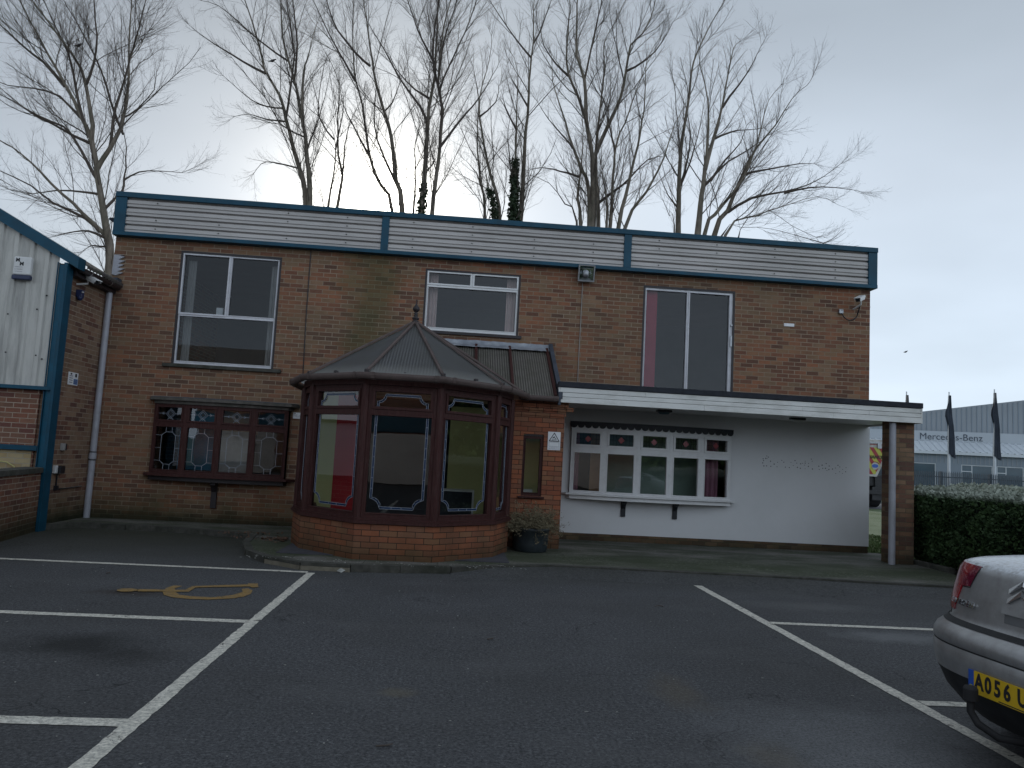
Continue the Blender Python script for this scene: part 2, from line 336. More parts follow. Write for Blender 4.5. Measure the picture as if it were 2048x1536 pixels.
def paving():
    b=NB('paving'); uv=b.pos(); p=uv
    t=b.n('ShaderNodeTexBrick'); b.l(b.mp(p,(1,1,0),(.13,-.03,0)),t.inputs['Vector']); t.offset=0.0
    for k,v in {'Scale':1.0,'Mortar Size':.006,'Mortar Smooth':.2,'Bias':0.0,'Brick Width':.9,'Row Height':.6}.items(): t.inputs[k].default_value=v
    t.inputs['Color1'].default_value=(.125,.12,.11,1); t.inputs['Color2'].default_value=(.165,.155,.14,1); t.inputs['Mortar'].default_value=(.03,.03,.025,1)
    g=b.noise(b.mp(p,(.7,1.6,1)),1.5,6,.65); f=b.noise(p,40,4,.7)
    c=b.mix(b.ramp(g,[(.38,0),(.58,.9)]),t.outputs['Color'],(.030,.042,.016))
    y=b.sepz(p,1)
    c=b.mix(b.math('MULTIPLY',b.ramp(b.math('ABSOLUTE',b.math('ADD',b.math('SUBTRACT',y,11.2),b.math('MULTIPLY',g,.8))),[(.2,1),(1.5,0)]),.75),c,(.030,.044,.012))
    c=b.mix(b.math('MULTIPLY',b.ramp(f,[(.3,1),(.6,0)]),.5),c,(.02,.02,.018))
    lich=b.math('MULTIPLY',b.ramp(b.noise(b.mp(p,(1,2.2,1)),22,5,.75,1.0),[(.56,0),(.63,1)]),b.ramp(b.noise(p,1.3,3,.5),[(.40,0),(.58,.75)]))
    c=b.mix(lich,c,(.30,.29,.26))
    b.set('Base Color',c); b.set('Roughness',.9); b.bump(b.math('SUBTRACT',f,b.math('MULTIPLY',t.outputs['Fac'],2.0)),.6,.006); MATS['paving']=b.m
paving()
simple('kerb_stone',(.060,.058,.050),.95,0,.4,9,.7,((.022,.027,.015),.9,3))
simple('kerb_broken',(.19,.17,.13),.95,0,.3,12,.8,((.10,.09,.06),.6,6))
def ground_mat():
    b=NB('grass_ground'); p=b.pos()
    f=b.noise(b.mp(p,(1,.35,1)),22,5,.8); g=b.noise(p,.7,5,.6)
    c=b.mix(b.ramp(f,[(.3,0),(.7,1)]),(.035,.065,.018),(.10,.15,.05))
    c=b.mix(b.ramp(g,[(.35,0),(.65,.6)]),c,(.16,.19,.12))
    d=b.math('MULTIPLY',b.ramp(b.noise(p,.35,4,.6),[(.4,0),(.65,1)]),.35)
    c=b.mix(d,c,(.20,.25,.17)); b.set('Base Color',c); b.set('Roughness',.95); b.bump(f,.8,.03); MATS['grass_ground']=b.m
ground_mat()
simple('road',(.11,.115,.125),.9,0,.15,1,.2)
def leafmat(name,c1,c2,frost=False,flecks=0):
    b=NB(name); p=b.pos(); r=b.n('ShaderNodeObjectInfo').outputs['Random']
    n=b.noise(p,8,5,.8); m2=b.noise(p,1.6,3,.6)
    c=b.mix(b.ramp(n,[(.32,0),(.68,1)]),c1,c2)
    c=b.mix(b.ramp(m2,[(.35,0),(.65,.45)]),c,tuple(v*.5 for v in c1))
    if frost:
        z=b.math('ADD',b.sepz(p,2),b.math('MULTIPLY',b.math('SUBTRACT',b.noise(p,10,5,.8),.5),.16))
        c=b.mix(b.ramp(b.math('SUBTRACT',z,1.0,clamp=True),[(.18,0),(.27,.75)]),c,(.46,.50,.44))
    b.set('Base Color',c); b.set('Roughness',.7); b.set('Specular IOR Level',.3); MATS[name]=b.m
leafmat('hedge_leaf',(.012,.030,.012),(.075,.13,.045),True)
leafmat('grass_blade',(.05,.10,.025),(.16,.22,.09))

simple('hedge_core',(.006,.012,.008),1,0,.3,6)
simple('soil',(.035,.028,.02),1,0,.3,9,.5)
leafmat('hedge_leaf2',(.07,.15,.04),(.2,.3,.1))
simple('ink_grey',(.06,.075,.10),.6,0,.1,8)
simple('car_silver_shade',(.22,.225,.235),.35,.4,.1,8)
simple('reflection_green',(.20,.27,.23),.9,0,.15,2)  # green-grey of the lit, reflecting panes, put into a panel's colour
# ---------------------------------------------------------------- mesh helpers
def link(o,parent=None):
    COL.objects.link(o)
    if parent is not None: o.parent=parent
    return o
def tag(o,label=None,cat=None,group=None,kind=None):
    if label: o['label']=label
    if cat: o['category']=cat
    if group: o['group']=group
    if kind: o['kind']=kind
    return o
def empty(name,loc=(0,0,0),label=None,cat=None,group=None,rz=0):
    o=bpy.data.objects.new(name,None); o.location=loc; o.rotation_euler=(0,0,rz); o.empty_display_size=.2
    link(o); return tag(o,label,cat,group)
class MB:
    def __init__(s,M=None): s.v=[];s.f=[];s.mi=[];s.uv={};s.M=M or Matrix(); s.mats=[]; s.cur=0; s.sm=set()
    def mat(s,name):
        if name not in s.mats: s.mats.append(name)
        s.cur=s.mats.index(name); return s
    def P(s,p): return tuple(s.M@Vector(p))
    def face(s,pts,uv=None,smooth=False):
        i=len(s.v); s.v+= [s.P(p) for p in pts]; s.f.append(tuple(range(i,i+len(pts)))); s.mi.append(s.cur)
        if uv: s.uv[len(s.f)-1]=uv
        if smooth: s.sm.add(len(s.f)-1)
    def grid(s,rows,close=False,smooth=True,flip=False):
        i=len(s.v); n=len(rows[0])
        for r in rows: s.v+=[s.P(p) for p in r]
        m=n if close else n-1
        for a in range(len(rows)-1):
            for b in range(m):
                c=(b+1)%n; q=(i+a*n+b,i+a*n+c,i+(a+1)*n+c,i+(a+1)*n+b)
                s.f.append(q[::-1] if flip else q); s.mi.append(s.cur)
                if smooth: s.sm.add(len(s.f)-1)
    def box(s,x0,x1,y0,y1,z0,z1,skip=''):
        c=[(x0,y0,z0),(x1,y0,z0),(x1,y1,z0),(x0,y1,z0),(x0,y0,z1),(x1,y0,z1),(x1,y1,z1),(x0,y1,z1)]
        i=len(s.v); s.v+=[s.P(p) for p in c]
        for k,q in (('b',(0,3,2,1)),('t',(4,5,6,7)),('f',(0,1,5,4)),('r',(1,2,6,5)),('k',(2,3,7,6)),('l',(3,0,4,7))):
            if k in skip: continue
            s.f.append(tuple(i+a for a in q)); s.mi.append(s.cur)
        return s
    def prism(s,poly,z0,z1,axis='z',caps=True):
        # poly of 2-D points (counter clockwise), extruded along an axis
        def pt(p,h): return (p[0],p[1],h) if axis=='z' else ((p[0],h,p[1]) if axis=='y' else (h,p[0],p[1]))
        n=len(poly)
        for k in range(n):
            a,b=poly[k],poly[(k+1)%n]; s.face([pt(a,z0),pt(b,z0),pt(b,z1),pt(a,z1)])
        if caps: s.face([pt(p,z1) for p in poly]); s.face([pt(p,z0) for p in poly[::-1]])
        return s
    def tube(s,pts,r,n=8,caps=True,smooth=True):
        pts=[Vector(p) for p in pts]; rs=r if isinstance(r,(list,tuple)) else [r]*len(pts)
        rows=[]; up=None
        for k,p in enumerate(pts):
            t=(pts[min(k+1,len(pts)-1)]-pts[max(k-1,0)]).normalized()
            if up is None: up=Vector((0,0,1)) if abs(t.z)<.9 else Vector((1,0,0))
            a=t.cross(up).normalized(); b=a.cross(t).normalized(); up=b
            rows.append([p+(a*math.cos(2*PI*j/n)+b*math.sin(2*PI*j/n))*rs[k] for j in range(n)])
        s.grid(rows,True,smooth)
        if caps: s.face(rows[0]); s.face(rows[-1][::-1])
        return s
    def lathe(s,prof,c=(0,0,0),n=20,smooth=True):
        rows=[[(c[0]+r*math.cos(2*PI*j/n),c[1]+r*math.sin(2*PI*j/n),c[2]+z) for j in range(n)] for r,z in prof]
        s.grid(rows,True,smooth); return s
    def disc(s,c,r,ax='y',n=12):
        s.face([(c[0]+r*math.cos(2*PI*j/n),c[1],c[2]+r*math.sin(2*PI*j/n)) for j in range(n)])
    def plate(s,x0,x1,z0,z1,holes,y0,y1,back=True,rev=True):
        xs=sorted({x0,x1,*[h[0] for h in holes],*[h[1] for h in holes]}); zs=sorted({z0,z1,*[h[2] for h in holes],*[h[3] for h in holes]})
        xs=[x for x in xs if x0<=x<=x1]; zs=[z for z in zs if z0<=z<=z1]
        def hol(x,z): return any(h[0]<x<h[1] and h[2]<z<h[3] for h in holes)
        for a,b in zip(xs,xs[1:]):
            for c,d in zip(zs,zs[1:]):
                if hol((a+b)/2,(c+d)/2): continue
                s.face([(a,y0,c),(b,y0,c),(b,y0,d),(a,y0,d)])
                if back: s.face([(b,y1,c),(a,y1,c),(a,y1,d),(b,y1,d)])
        if rev:
            for h in holes:
                a,b,c,d=max(h[0],x0),min(h[1],x1),max(h[2],z0),min(h[3],z1)
                s.face([(a,y0,c),(a,y0,d),(a,y1,d),(a,y1,c)]); s.face([(b,y0,d),(b,y0,c),(b,y1,c),(b,y1,d)])
                s.face([(a,y0,d),(b,y0,d),(b,y1,d),(a,y1,d)]); s.face([(b,y0,c),(a,y0,c),(a,y1,c),(b,y1,c)])
        s.face([(x0,y0,z0),(x0,y0,z1),(x0,y1,z1),(x0,y1,z0)]); s.face([(x1,y0,z1),(x1,y0,z0),(x1,y1,z0),(x1,y1,z1)])
        s.face([(x0,y0,z1),(x1,y0,z1),(x1,y1,z1),(x0,y1,z1)]); s.face([(x1,y0,z0),(x0,y0,z0),(x0,y1,z0),(x1,y1,z0)])
        return s
    def strip(s,pts,w,y,t=.004,closed=False):
        # a flat ribbon through 2-D (x,z) points, facing -y
        pp=[Vector(p) for p in pts]
        if closed: pp.append(pp[0])
        for a,b in zip(pp,pp[1:]):
            d=(b-a)
            if d.length<1e-5: continue
            d.normalize(); n=Vector((-d.y,d.x))*w/2; e=d*w*.35
            q=[a-n-e,b-n+e,b+n+e,a+n-e]
            s.prism([(k.x,k.y) for k in q],y,y-t,'y')
        return s
    def build(s,name,parent=None,mats=None,auto_uv=True,bevel=0,subd=0):
        me=bpy.data.meshes.new(name); me.from_pydata(s.v,[],s.f)
        for m in s.mats: me.materials.append(MATS[m])
        me.polygons.foreach_set('material_index',s.mi)
        if auto_uv and s.f:
            ul=me.uv_layers.new(name='UVMap'); me.update()
            for p in me.polygons:
                if p.index in s.uv:
                    for li,u in zip(p.loop_indices,s.uv[p.index]): ul.data[li].uv=u
                    continue
                nn=p.normal
                if abs(nn.z)>.85: t=Vector((1,0,0)); w=Vector((0,1,0))
                else:
                    t=Vector((-nn.y,nn.x,0)).normalized(); w=Vector((0,0,1))
                    if abs(nn.y)>=abs(nn.x)*.999:
                        if t.x<0: t=-t
                    elif t.y<0: t=-t
                for li in p.loop_indices:
                    v=Vector(me.vertices[me.loops[li].vertex_index].co); ul.data[li].uv=(v.dot(t),v.dot(w))
        if s.sm: me.polygons.foreach_set('use_smooth',[k in s.sm for k in range(len(s.f))])
        me.update()
        o=bpy.data.objects.new(name,me); link(o,parent)
        if bevel:
            b=o.modifiers.new('bevel','BEVEL'); b.width=bevel; b.segments=2; b.limit_method='ANGLE'; b.angle_limit=R(40)
        if subd:
            b=o.modifiers.new('subsurf','SUBSURF'); b.levels=subd; b.render_levels=subd
        return o
def frameM(ox,oy,ang,oz=0):
    return Matrix.Translation((ox,oy,oz))@Matrix.Rotation(ang,4,'Z')
FONT=[None]
def text(body,size,M,mat,parent,name,ext=.001,offs=0,shear=0,align='CENTER',sx=1):
    # lettering: curve text turned into a mesh; local x right, y up, facing +z of M
    cu_=bpy.data.curves.new(name,'FONT'); cu_.body=body; cu_.size=size; cu_.extrude=ext; cu_.offset=offs; cu_.shear=shear; cu_.align_x=align; cu_.align_y='CENTER'
    cu_.resolution_u=3
    ob=bpy.data.objects.new(name,cu_); COL.objects.link(ob)
    dg=bpy.context.evaluated_depsgraph_get(); me=bpy.data.meshes.new_from_object(ob.evaluated_get(dg))
    bpy.data.objects.remove(ob); me.transform(M@Matrix.Diagonal((sx,1,1,1))); me.materials.clear(); me.materials.append(MATS[mat])
    o=bpy.data.objects.new(name,me); return link(o,parent)
FRONT=Matrix.Rotation(R(90),4,'X')      # text facing -Y
# ---------------------------------------------------------------- ground
def sheet(name,poly,z,mat,label=None):
    m=MB().mat(mat); m.face([(x,y,z) for x,y in poly]); o=m.build(name); tag(o,kind='structure'); return o
sheet('ground',[(-1500,-1500),(1500,-1500),(1500,1500),(-1500,1500)],-.03,'grass_ground')
sheet('car_park',[(-14,-40),(7.55,-40),(7.55,11.2),(7.7,12.9),(-6.2,12.9),(-6.2,11.9),(-14,11.9)],0,'asphalt')
sheet('road',[(-10,35.2),(60,31.0),(60,38.5),(-10,43)],-.018,'road')
kerb=[(-6.12,11.95),(-5.9,12.55),(-5.46,12.68),(-4.29,12.60),(-3.3,12.30),(-2.98,12.02),(-2.86,11.19),(-2.62,10.42),(-2.24,9.86),(-1.74,9.47),(-1.15,9.44),(-.57,9.52),(.04,9.65),(.67,9.93),(1.34,10.2),(2,10.17),(3.32,10.09),(4.64,10.02),(5.58,9.90),(6.51,9.83),(7.35,9.80)]
m=MB().mat('paving')
pv=kerb+[(7.50,11.3),(7.75,12.4),(7.75,13.6),(-6.12,13.6)]
m.face([(x,y,.08) for x,y in pv])
o=m.build('pavement'); tag(o,kind='structure')
rnd=random.Random(3)
m=MB().mat('kerb_stone'); acc=[]
def lerp(a,b,t): return (a[0]+(b[0]-a[0])*t,a[1]+(b[1]-a[1])*t)
for a,b in zip(kerb,kerb[1:]):
    Ls=math.dist(a,b); n=max(1,round(Ls/(.45 if a[0]<.6 else .9)))
    for k in range(n):
        p=lerp(a,b,k/n); q=lerp(a,b,(k+1)/n); d=Vector((q[0]-p[0],q[1]-p[1])).normalized(); nn=Vector((d.y,-d.x))
        g=.003; o1=rnd.uniform(-.010,.012); h=.084+rnd.uniform(-.004,.007)
        broken=(-2.3<p[0]<-1.35 and p[1]<10.0)
        m.mat('kerb_broken' if broken else 'kerb_stone')
        P0=Vector(p)+d*g+nn*(.02+o1); P1=Vector(q)-d*g+nn*(.02+o1); P2=Vector(q)-d*g-nn*.08; P3=Vector(p)+d*g-nn*.08
        if broken:
            m.prism([(P0.x,P0.y),(P1.x,P1.y),(P2.x,P2.y),(P3.x,P3.y)],-.01,.05)
            m.mat('kerb_stone'); m.prism([(P0.x,P0.y),(P1.x,P1.y),(P2.x,P2.y),(P3.x,P3.y)],.054,h)
        else: m.prism([(P0.x,P0.y),(P1.x,P1.y),(P2.x,P2.y),(P3.x,P3.y)],-.01,h)
o=m.build('kerb',bevel=.012); tag(o,kind='structure')
m=MB().mat('asphalt'); rr=[]
for k,p in enumerate(kerb[12:]):
    rr.append([(p[0],p[1]-.005,.066 if k else .01),(p[0],p[1]-.16,.045 if k else .005),(p[0],p[1]-.62,.001)])
m.grid(rr,flip=True); o=m.build('tarmac_ramp'); tag(o,kind='structure')
# parking bay lines and the wheelchair symbol: thin sheets a few millimetres above the asphalt
def jag(poly,seed,amp=.0045,step=.06):
    r=random.Random(seed); out=[]
    for k in range(len(poly)):
        a,b=poly[k],poly[(k+1)%len(poly)]; n=max(1,int(math.dist(a,b)/step))
        for j in range(n):
            p=lerp(a,b,j/n); out.append((p[0]+r.uniform(-amp,amp),p[1]+r.uniform(-amp,amp)))
    return out
m=MB().mat('line_paint')
for k,pl in enumerate([[(-1.61,-3),(-1.51,-3),(-1.53,9.24),(-1.62,9.24)],[(3.05,9.78),(3.07,-3),(3.17,-3),(3.15,9.78)],
    [(-5.9,9.38),(-5.9,9.28),(-1.625,9.235),(-1.625,9.335)],[(-5.9,6.72),(-5.9,6.62),(-1.615,6.59),(-1.615,6.70)],[(-5.9,4.30),(-5.9,4.19),(-1.615,4.19),(-1.615,4.30)],
    [(3.155,7.47),(3.155,7.37),(7.3,7.34),(7.3,7.44)],[(3.165,5.07),(3.165,4.97),(7.3,4.90),(7.3,5.0)],[(3.165,2.6),(3.165,2.5),(7.3,2.4),(7.3,2.5)]]):
    m.face([(x,y,.004) for x,y in jag(pl,k)])
o=m.build('parking_lines'); tag(o,kind='structure')
m=MB().mat('yellow_paint')
wheel=[(-2.73,8.1),(-2.64,8.09),(-2.66,7.94),(-2.59,7.76),(-2.51,7.64),(-2.37,7.58),(-2.18,7.58),(-2.05,7.72),(-1.99,7.9),(-2.05,8.06),(-2.0,8.11),(-1.93,8.01),(-1.89,7.83),(-1.92,7.67),(-2.0,7.56),(-2.18,7.47),(-2.37,7.46),(-2.54,7.51),(-2.64,7.61),(-2.71,7.76),(-2.74,7.94)]
body=[(-2.72,7.83),(-2.54,7.89),(-2.54,8.1),(-2.05,8.32),(-2.07,8.37),(-1.97,8.39),(-1.91,8.19),(-1.97,8.15),(-2.0,8.2),(-2.49,8.03),(-2.48,7.79),(-2.6,7.76),(-2.69,7.74)]
for k,(pl,z) in enumerate(((wheel,.005),(body,.007),([(-2.97,7.81),(-2.71,7.85),(-2.68,7.75),(-2.92,7.70)],.009),([(-3.13,7.74),(-3.11,7.81),(-3.03,7.84),(-2.95,7.80),(-2.93,7.74),(-2.97,7.68),(-3.05,7.66),(-3.11,7.69)],.009))):
    m.face([(x,y,z) for x,y in jag(pl,k+20,.004,.1)])
o=m.build('wheelchair_marking'); tag(o,kind='structure')
# ---------------------------------------------------------------- the office building
B=empty('office_building',(0.7,13.5,0),'two storey brown brick office with teal framed flat roof parapet and glazed bay window','building')
def part(mb,name,parent=None,**k):
    o=mb.build(name,parent if parent is not None else B,**k)
    if (parent is None) or parent is B: o.matrix_parent_inverse=B.matrix_world.inverted() if False else Matrix.Translation((-.7,-13.5,0))
    return o
XL,XR,YF,YB=-6.05,7.49,13.5,21.5
W1=(-4.93,-3.21,2.745,4.72); W2=(-.70,1.0,3.60,4.705); W3=(3.235,4.935,2.70,4.68)
WL=(-5.10,-2.85,.86,2.04); WW=(2.03,4.90,.90,2.02); WB=(-2.15,1.55,.08,2.36)
m=MB().mat('brick_main')
m.plate(XL,XR,.0,4.95,[W1,W2,W3,WL,WW,WB],YF,YF+.24)
m.box(XL,XL+.24,YF+.24,YB,0,4.95,'f'); m.box(XR-.24,XR,YF+.24,YB,0,4.95,'f'); m.box(XL+.24,XR-.24,YB-.24,YB,0,4.95)
wall=part(m,'wall')
m=MB().mat('room_dark')
m.box(XL+.25,XR-.25,YF+.25,YB-.25,2.50,2.62); m.box(XL+.25,XR-.25,YF+.25,YB-.25,4.90,4.94)
m.box(XL+.26,XR-.26,18.6,18.7,.1,4.9); m.box(-2.6,-2.5,YF+.25,18.6,2.62,4.9); m.box(2.0,2.1,YF+.25,18.6,2.62,4.9); m.box(1.62,1.70,YF+.25,18.6,.1,2.5); m.box(-2.45,-2.37,YF+.25,18.6,.1,2.5)
part(m,'interior_wall')
m=MB().mat('carpet'); m.box(XL+.24,XR-.24,YF+.02,YB-.24,.04,.1); part(m,'floor')
m=MB().mat('felt'); m.box(XL+.05,XR-.05,YF+.1,YB-.05,4.96,5.04); part(m,'roof')
# the lighter red course runs under and round the windows are part of the brick; lintels are dark strips
# parapet: teal frame with ribbed sheet panels
def parapet():
    y0=13.37
    m=MB().mat('teal')
    m.box(-6.06,7.55,y0-.03,y0+.22,5.555,5.645); m.box(-6.06,7.55,y0-.02,y0+.12,4.885,4.952)
    m.box(-6.06,7.55,y0+.12,YF,4.885,4.90)
    for a,b in ((-6.058,-5.87),(-1.51,-1.38),(2.82,2.955),(7.38,7.548)): m.box(a,b,y0-.012,y0+.08,4.952,5.555)
    m.box(7.40,7.55,y0+.22,YB,5.555,5.645); m.box(7.49,7.55,y0+.12,YB,4.885,5.555); m.box(-6.06,-5.9,y0+.22,YB,5.555,5.645); m.box(-6.06,-6.0,y0+.08,YB,4.885,5.555)
    m.box(-6.0,7.49,YB-.1,YB,4.96,5.645)
    f=part(m,'parapet_frame',bevel=.006)
    prof=[]
    z=4.952
    # trapezoid ribs running along the building
    n=4; pitch=(5.555-4.952)/n
    for k in range(n):
        zb=4.952+k*pitch
        prof+=[(0,zb),(0,zb+pitch*.26),(-.016,zb+pitch*.34),(0,zb+pitch*.42),(0,zb+pitch*.74),(.06,zb+pitch*.77),(.06,zb+pitch*.90),(0,zb+pitch*.995)]
    for a,b in ((-5.87,-1.51),(-1.38,2.82),(2.955,7.38)):
        m=MB().mat('cladding'); rows=[[(a,y0+.015+d,z) for d,z in prof],[(b,y0+.015+d,z) for d,z in prof]]
        m.grid(rows,smooth=False,flip=True)
        m.face([(a,y0+.08,4.95),(b,y0+.08,4.95),(b,y0+.08,5.556),(a,y0+.08,5.556)])
        p=part(m,'parapet_panel')
        r=random.Random(int(a*10))
        for q in range(4):
            xx=a+ (b-a)*(q+.45)/4+r.uniform(-.1,.1)
            for k in range(4):
                if r.random()<.8: m=MB().mat('lead_black'); m.box(xx-.009,xx+.009,y0+.004,y0+.02,4.952+(k+.55)*pitch-.009,4.952+(k+.55)*pitch+.009); part(m,'screw_head',p)
    return f
parapet()
def wframe(M,x0,x1,z0,z1,panes,mat,fd=.07,sash=.032,parent=B,glass='glass',proud=.014,name='window',gback=.035,openers=None):
    """a window: plate with openings, a raised sash ring round every pane, one glass per pane"""
    m=MB(M).mat(mat); holes=[p[:4] for p in panes]
    m.plate(x0,x1,z0,z1,holes,0,fd)
    for i,(a,b,c,d) in enumerate(holes):
        if openers is not None and i not in openers: 
            s=sash*.5; pr=proud*.5
        else: s=sash; pr=proud
        m.box(a-s,b+s,-pr,0,c-s,c); m.box(a-s,b+s,-pr,0,d,d+s); m.box(a-s,a,-pr,0,c,d); m.box(b,b+s,-pr,0,c,d)
    f=part(m,name,parent,bevel=.003)
    for a,b,c,d in holes:
        g=MB(M).mat(glass); g.face([(a-.002,gback,c-.002),(b+.002,gback,c-.002),(b+.002,gback,d+.002),(a-.002,gback,d+.002)])
        part(g,'pane',f)
    return f
I=Matrix()
# three upper windows with aluminium frames, set a little back in dark timber surrounds
def surround(x0,x1,z0,z1,parent,sill=True):
    m=MB().mat('brown_dark'); t=.035
    m.box(x0,x0+t,YF-.004,YF+.1,z0,z1); m.box(x1-t,x1,YF-.004,YF+.1,z0,z1); m.box(x0+t,x1-t,YF-.004,YF+.1,z1-t,z1)
    o=part(m,'surround',parent)
    return o
t=.035
def curt(x0,x1,z0,z1,y,mat,parent,folds=5):
    m=MB().mat(mat); n=folds*6
    rows=[[(x0+(x1-x0)*k/n,y+.02*math.sin(k*PI/3),z) for k in range(n+1)] for z in (z0,z1)]
    m.grid(rows); part(m,'curtain',parent)
fx=[(-4.87,-4.115,3.64,4.655),(-4.055,-3.275,3.64,4.655),(-4.87,-3.275,2.80,3.58)]
f=wframe(frameM(0,YF+.02,0),W1[0]+t,W1[1]-t,W1[2],W1[3]-t,fx,'alu_frame',.05,.03,glass='glass_upper',openers=[0]); surround(*W1,f)
m=MB().mat('kerb_stone'); m.box(-5.06,-3.07,YF-.06,YF+.05,2.685,2.745); part(m,'sill',f,bevel=.006)
curt(-4.86,-4.72,2.82,4.6,YF+.22,'curtain_grey',f,3); curt(-3.42,-3.28,2.82,4.6,YF+.22,'curtain_grey',f,3)
fx=[(-.635,.10,4.455,4.645),(.175,.935,4.455,4.645),(-.635,.935,3.665,4.385)]
f=wframe(frameM(0,YF+.015,0),W2[0]+t*.6,W2[1]-t*.6,W2[2],W2[3]-t*.6,fx,'white_pvc',.06,.03,glass='glass_upper',openers=[0,1]); surround(*W2,f)
m=MB().mat('brown_dark'); m.box(-.76,1.06,YF-.05,YF+.04,3.55,3.60); part(m,'sill',f)
curt(-.64,-.47,3.66,4.66,YF+.20,'curtain_pink',f,3); curt(.77,.94,3.66,4.66,YF+.20,'curtain_pink',f,3)
fx=[(3.30,4.045,2.74,4.60),(4.10,4.835,2.74,4.60)]
f=wframe(frameM(0,YF+.02,0),W3[0]+t,W3[1]-t,W3[2],W3[3]-t,fx,'alu_frame',.05,.022,glass='glass_upper',openers=[1]); surround(*W3,f)
m=MB().mat('metal_grey'); m.box(4.862,4.892,YF-.012,YF+.01,3.66,3.86); part(m,'door_handle',f)
m=MB().mat('metal_grey'); m.tube([(4.878,YF-.01,4.05),(4.878,YF+.02,4.05)],.02,10); part(m,'door_lock',f)
m=MB().mat('curtain_red'); m.box(3.31,3.53,YF+.14,YF+.16,2.72,4.62); part(m,'curtain',f)
# ---- brown bow window on the left
def bow(xa,xb,n,step,z0,z1,yend):
    """facets of an equal-width shallow bow: returns list of matrices and the facet width"""
    ang=[(k-(n-1)/2)*step for k in range(n)]
    wd=(xb-xa)/sum(math.cos(a) for a in ang); x,y=xa,yend; res=[]; pts=[(x,y)]
    for a in ang:
        # left facets turn to face left: they run away from the wall
        dx,dy=wd*math.cos(a),wd*math.sin(a); res.append(frameM(x,y,math.atan2(dy,dx))); x+=dx; y+=dy; pts.append((x,y))
    return res,wd,pts
mats_l,wd,pts=bow(-5.09,-2.86,4,R(7.5),.86,2.04,13.40)
lw=MB().mat('brown_frame')
ypro=min(p[1] for p in pts)
lw.prism([(-5.22,YF-.002)]+[(p[0]-(.06 if i<2 else -.06 if i>2 else 0),p[1]-.075) for i,p in enumerate(pts)]+[(-2.69,YF-.002)],.835,.875)
bw=part(lw,'window',bevel=.004)
m=MB().mat('brown_dark'); m.prism([(-5.10,YF-.003)]+[(p[0],p[1]-.01) for p in pts]+[(-2.83,YF-.003)],.765,.834); part(m,'sill_board',bw)
m=MB().mat('cornice'); m.prism([(-5.14,YF-.003)]+[(p[0],p[1]-.03) for p in pts]+[(-2.80,YF-.003)],2.045,2.10)
m.prism([(-5.22,YF-.003)]+[(p[0]-(.05 if i<2 else -.05),p[1]-.085) for i,p in enumerate(pts)]+[(-2.70,YF-.003)],2.102,2.15)
m.mat('lead_dark').prism([(-5.20,YF-.004)]+[(p[0],p[1]-.075) for p in pts]+[(-2.72,YF-.004)],2.152,2.163); part(m,'cornice',bw,bevel=.01)
for k,Mx in enumerate(mats_l):
    a,b=.055,wd-.055
    f=wframe(Mx,0,wd,.876,2.044,[(a,b,.945,1.655),(a+.015,b-.015,1.775,1.985)],'brown_frame',.06,.03,parent=bw,glass='glass',name='casement',openers=[1])
    m=MB(Mx).mat('lead_line'); W_=b-a; zl,zh=.945,1.655; H=zh-zl; y=.030
    X=lambda u:a+W_*u; Z=lambda v:zl+H*v
    o8=[(X(.22),Z(.2)),(X(.38),Z(.12)),(X(.62),Z(.12)),(X(.78),Z(.2)),(X(.78),Z(.80)),(X(.62),Z(.88)),(X(.38),Z(.88)),(X(.22),Z(.80))]
    m.strip(o8,.0052,y,closed=True)
    for v in (.2,.5,.8): m.strip([(X(0),Z(v)),(X(.22),Z(v))],.004,y); m.strip([(X(.78),Z(v)),(X(1),Z(v))],.004,y)
    for u in (.38,.62): m.strip([(X(u),Z(0)),(X(u),Z(.12))],.006,y); m.strip([(X(u),Z(.88)),(X(u),Z(1))],.006,y)
    cx,cz=(a+b)/2,1.88
    for s in (.085,.055): m.strip([(cx-s,cz),(cx,cz-s),(cx+s,cz),(cx,cz+s)],.004,y,closed=True)
    m.strip([(cx-.05,cz-.1),(cx,cz-.05),(cx+.05,cz-.1)],.005,y)
    for sg in (-1,1): m.strip([(cx+sg*.095,cz),(cx+sg*(b-a)/2-sg*.015,cz)],.005,y); m.strip([(cx+sg*.12,cz+.02),(cx+sg*.15,cz),(cx+sg*.12,cz-.02)],.005,y)
    part(m,'leading',f)
    m=MB(Mx).mat('blue_glass' if k%2==0 else 'room_green'); s=.03
    m.mat('lead_black').prism([(cx-s,cz),(cx,cz-s),(cx+s,cz),(cx,cz+s)],.034,.036,'y'); part(m,'stained_glass',f)
m=MB().mat('brown_dark'); m.box(-4.055,-3.965,YF-.05,YF-.002,.33,.765); m.prism([(YF-.05,.60),(YF-.05,.764),(YF-.17,.764),(YF-.17,.72),(YF-.10,.68)],-4.05,-3.97,'x'); part(m,'bracket',bw)
# room seen behind the brown window: teal screen, paper sheet, boards
m=MB().mat('teal_side'); m.box(-4.72,-4.12,13.62,13.64,.95,2.0); part(m,'window_blind',bw)
m=MB().mat('wood_panel'); m.box(-4.10,-3.42,13.66,13.68,1.6,2.0); m.mat('curtain_grey').box(-4.06,-3.46,13.62,13.65,.94,1.64); part(m,'paper_screen',bw)
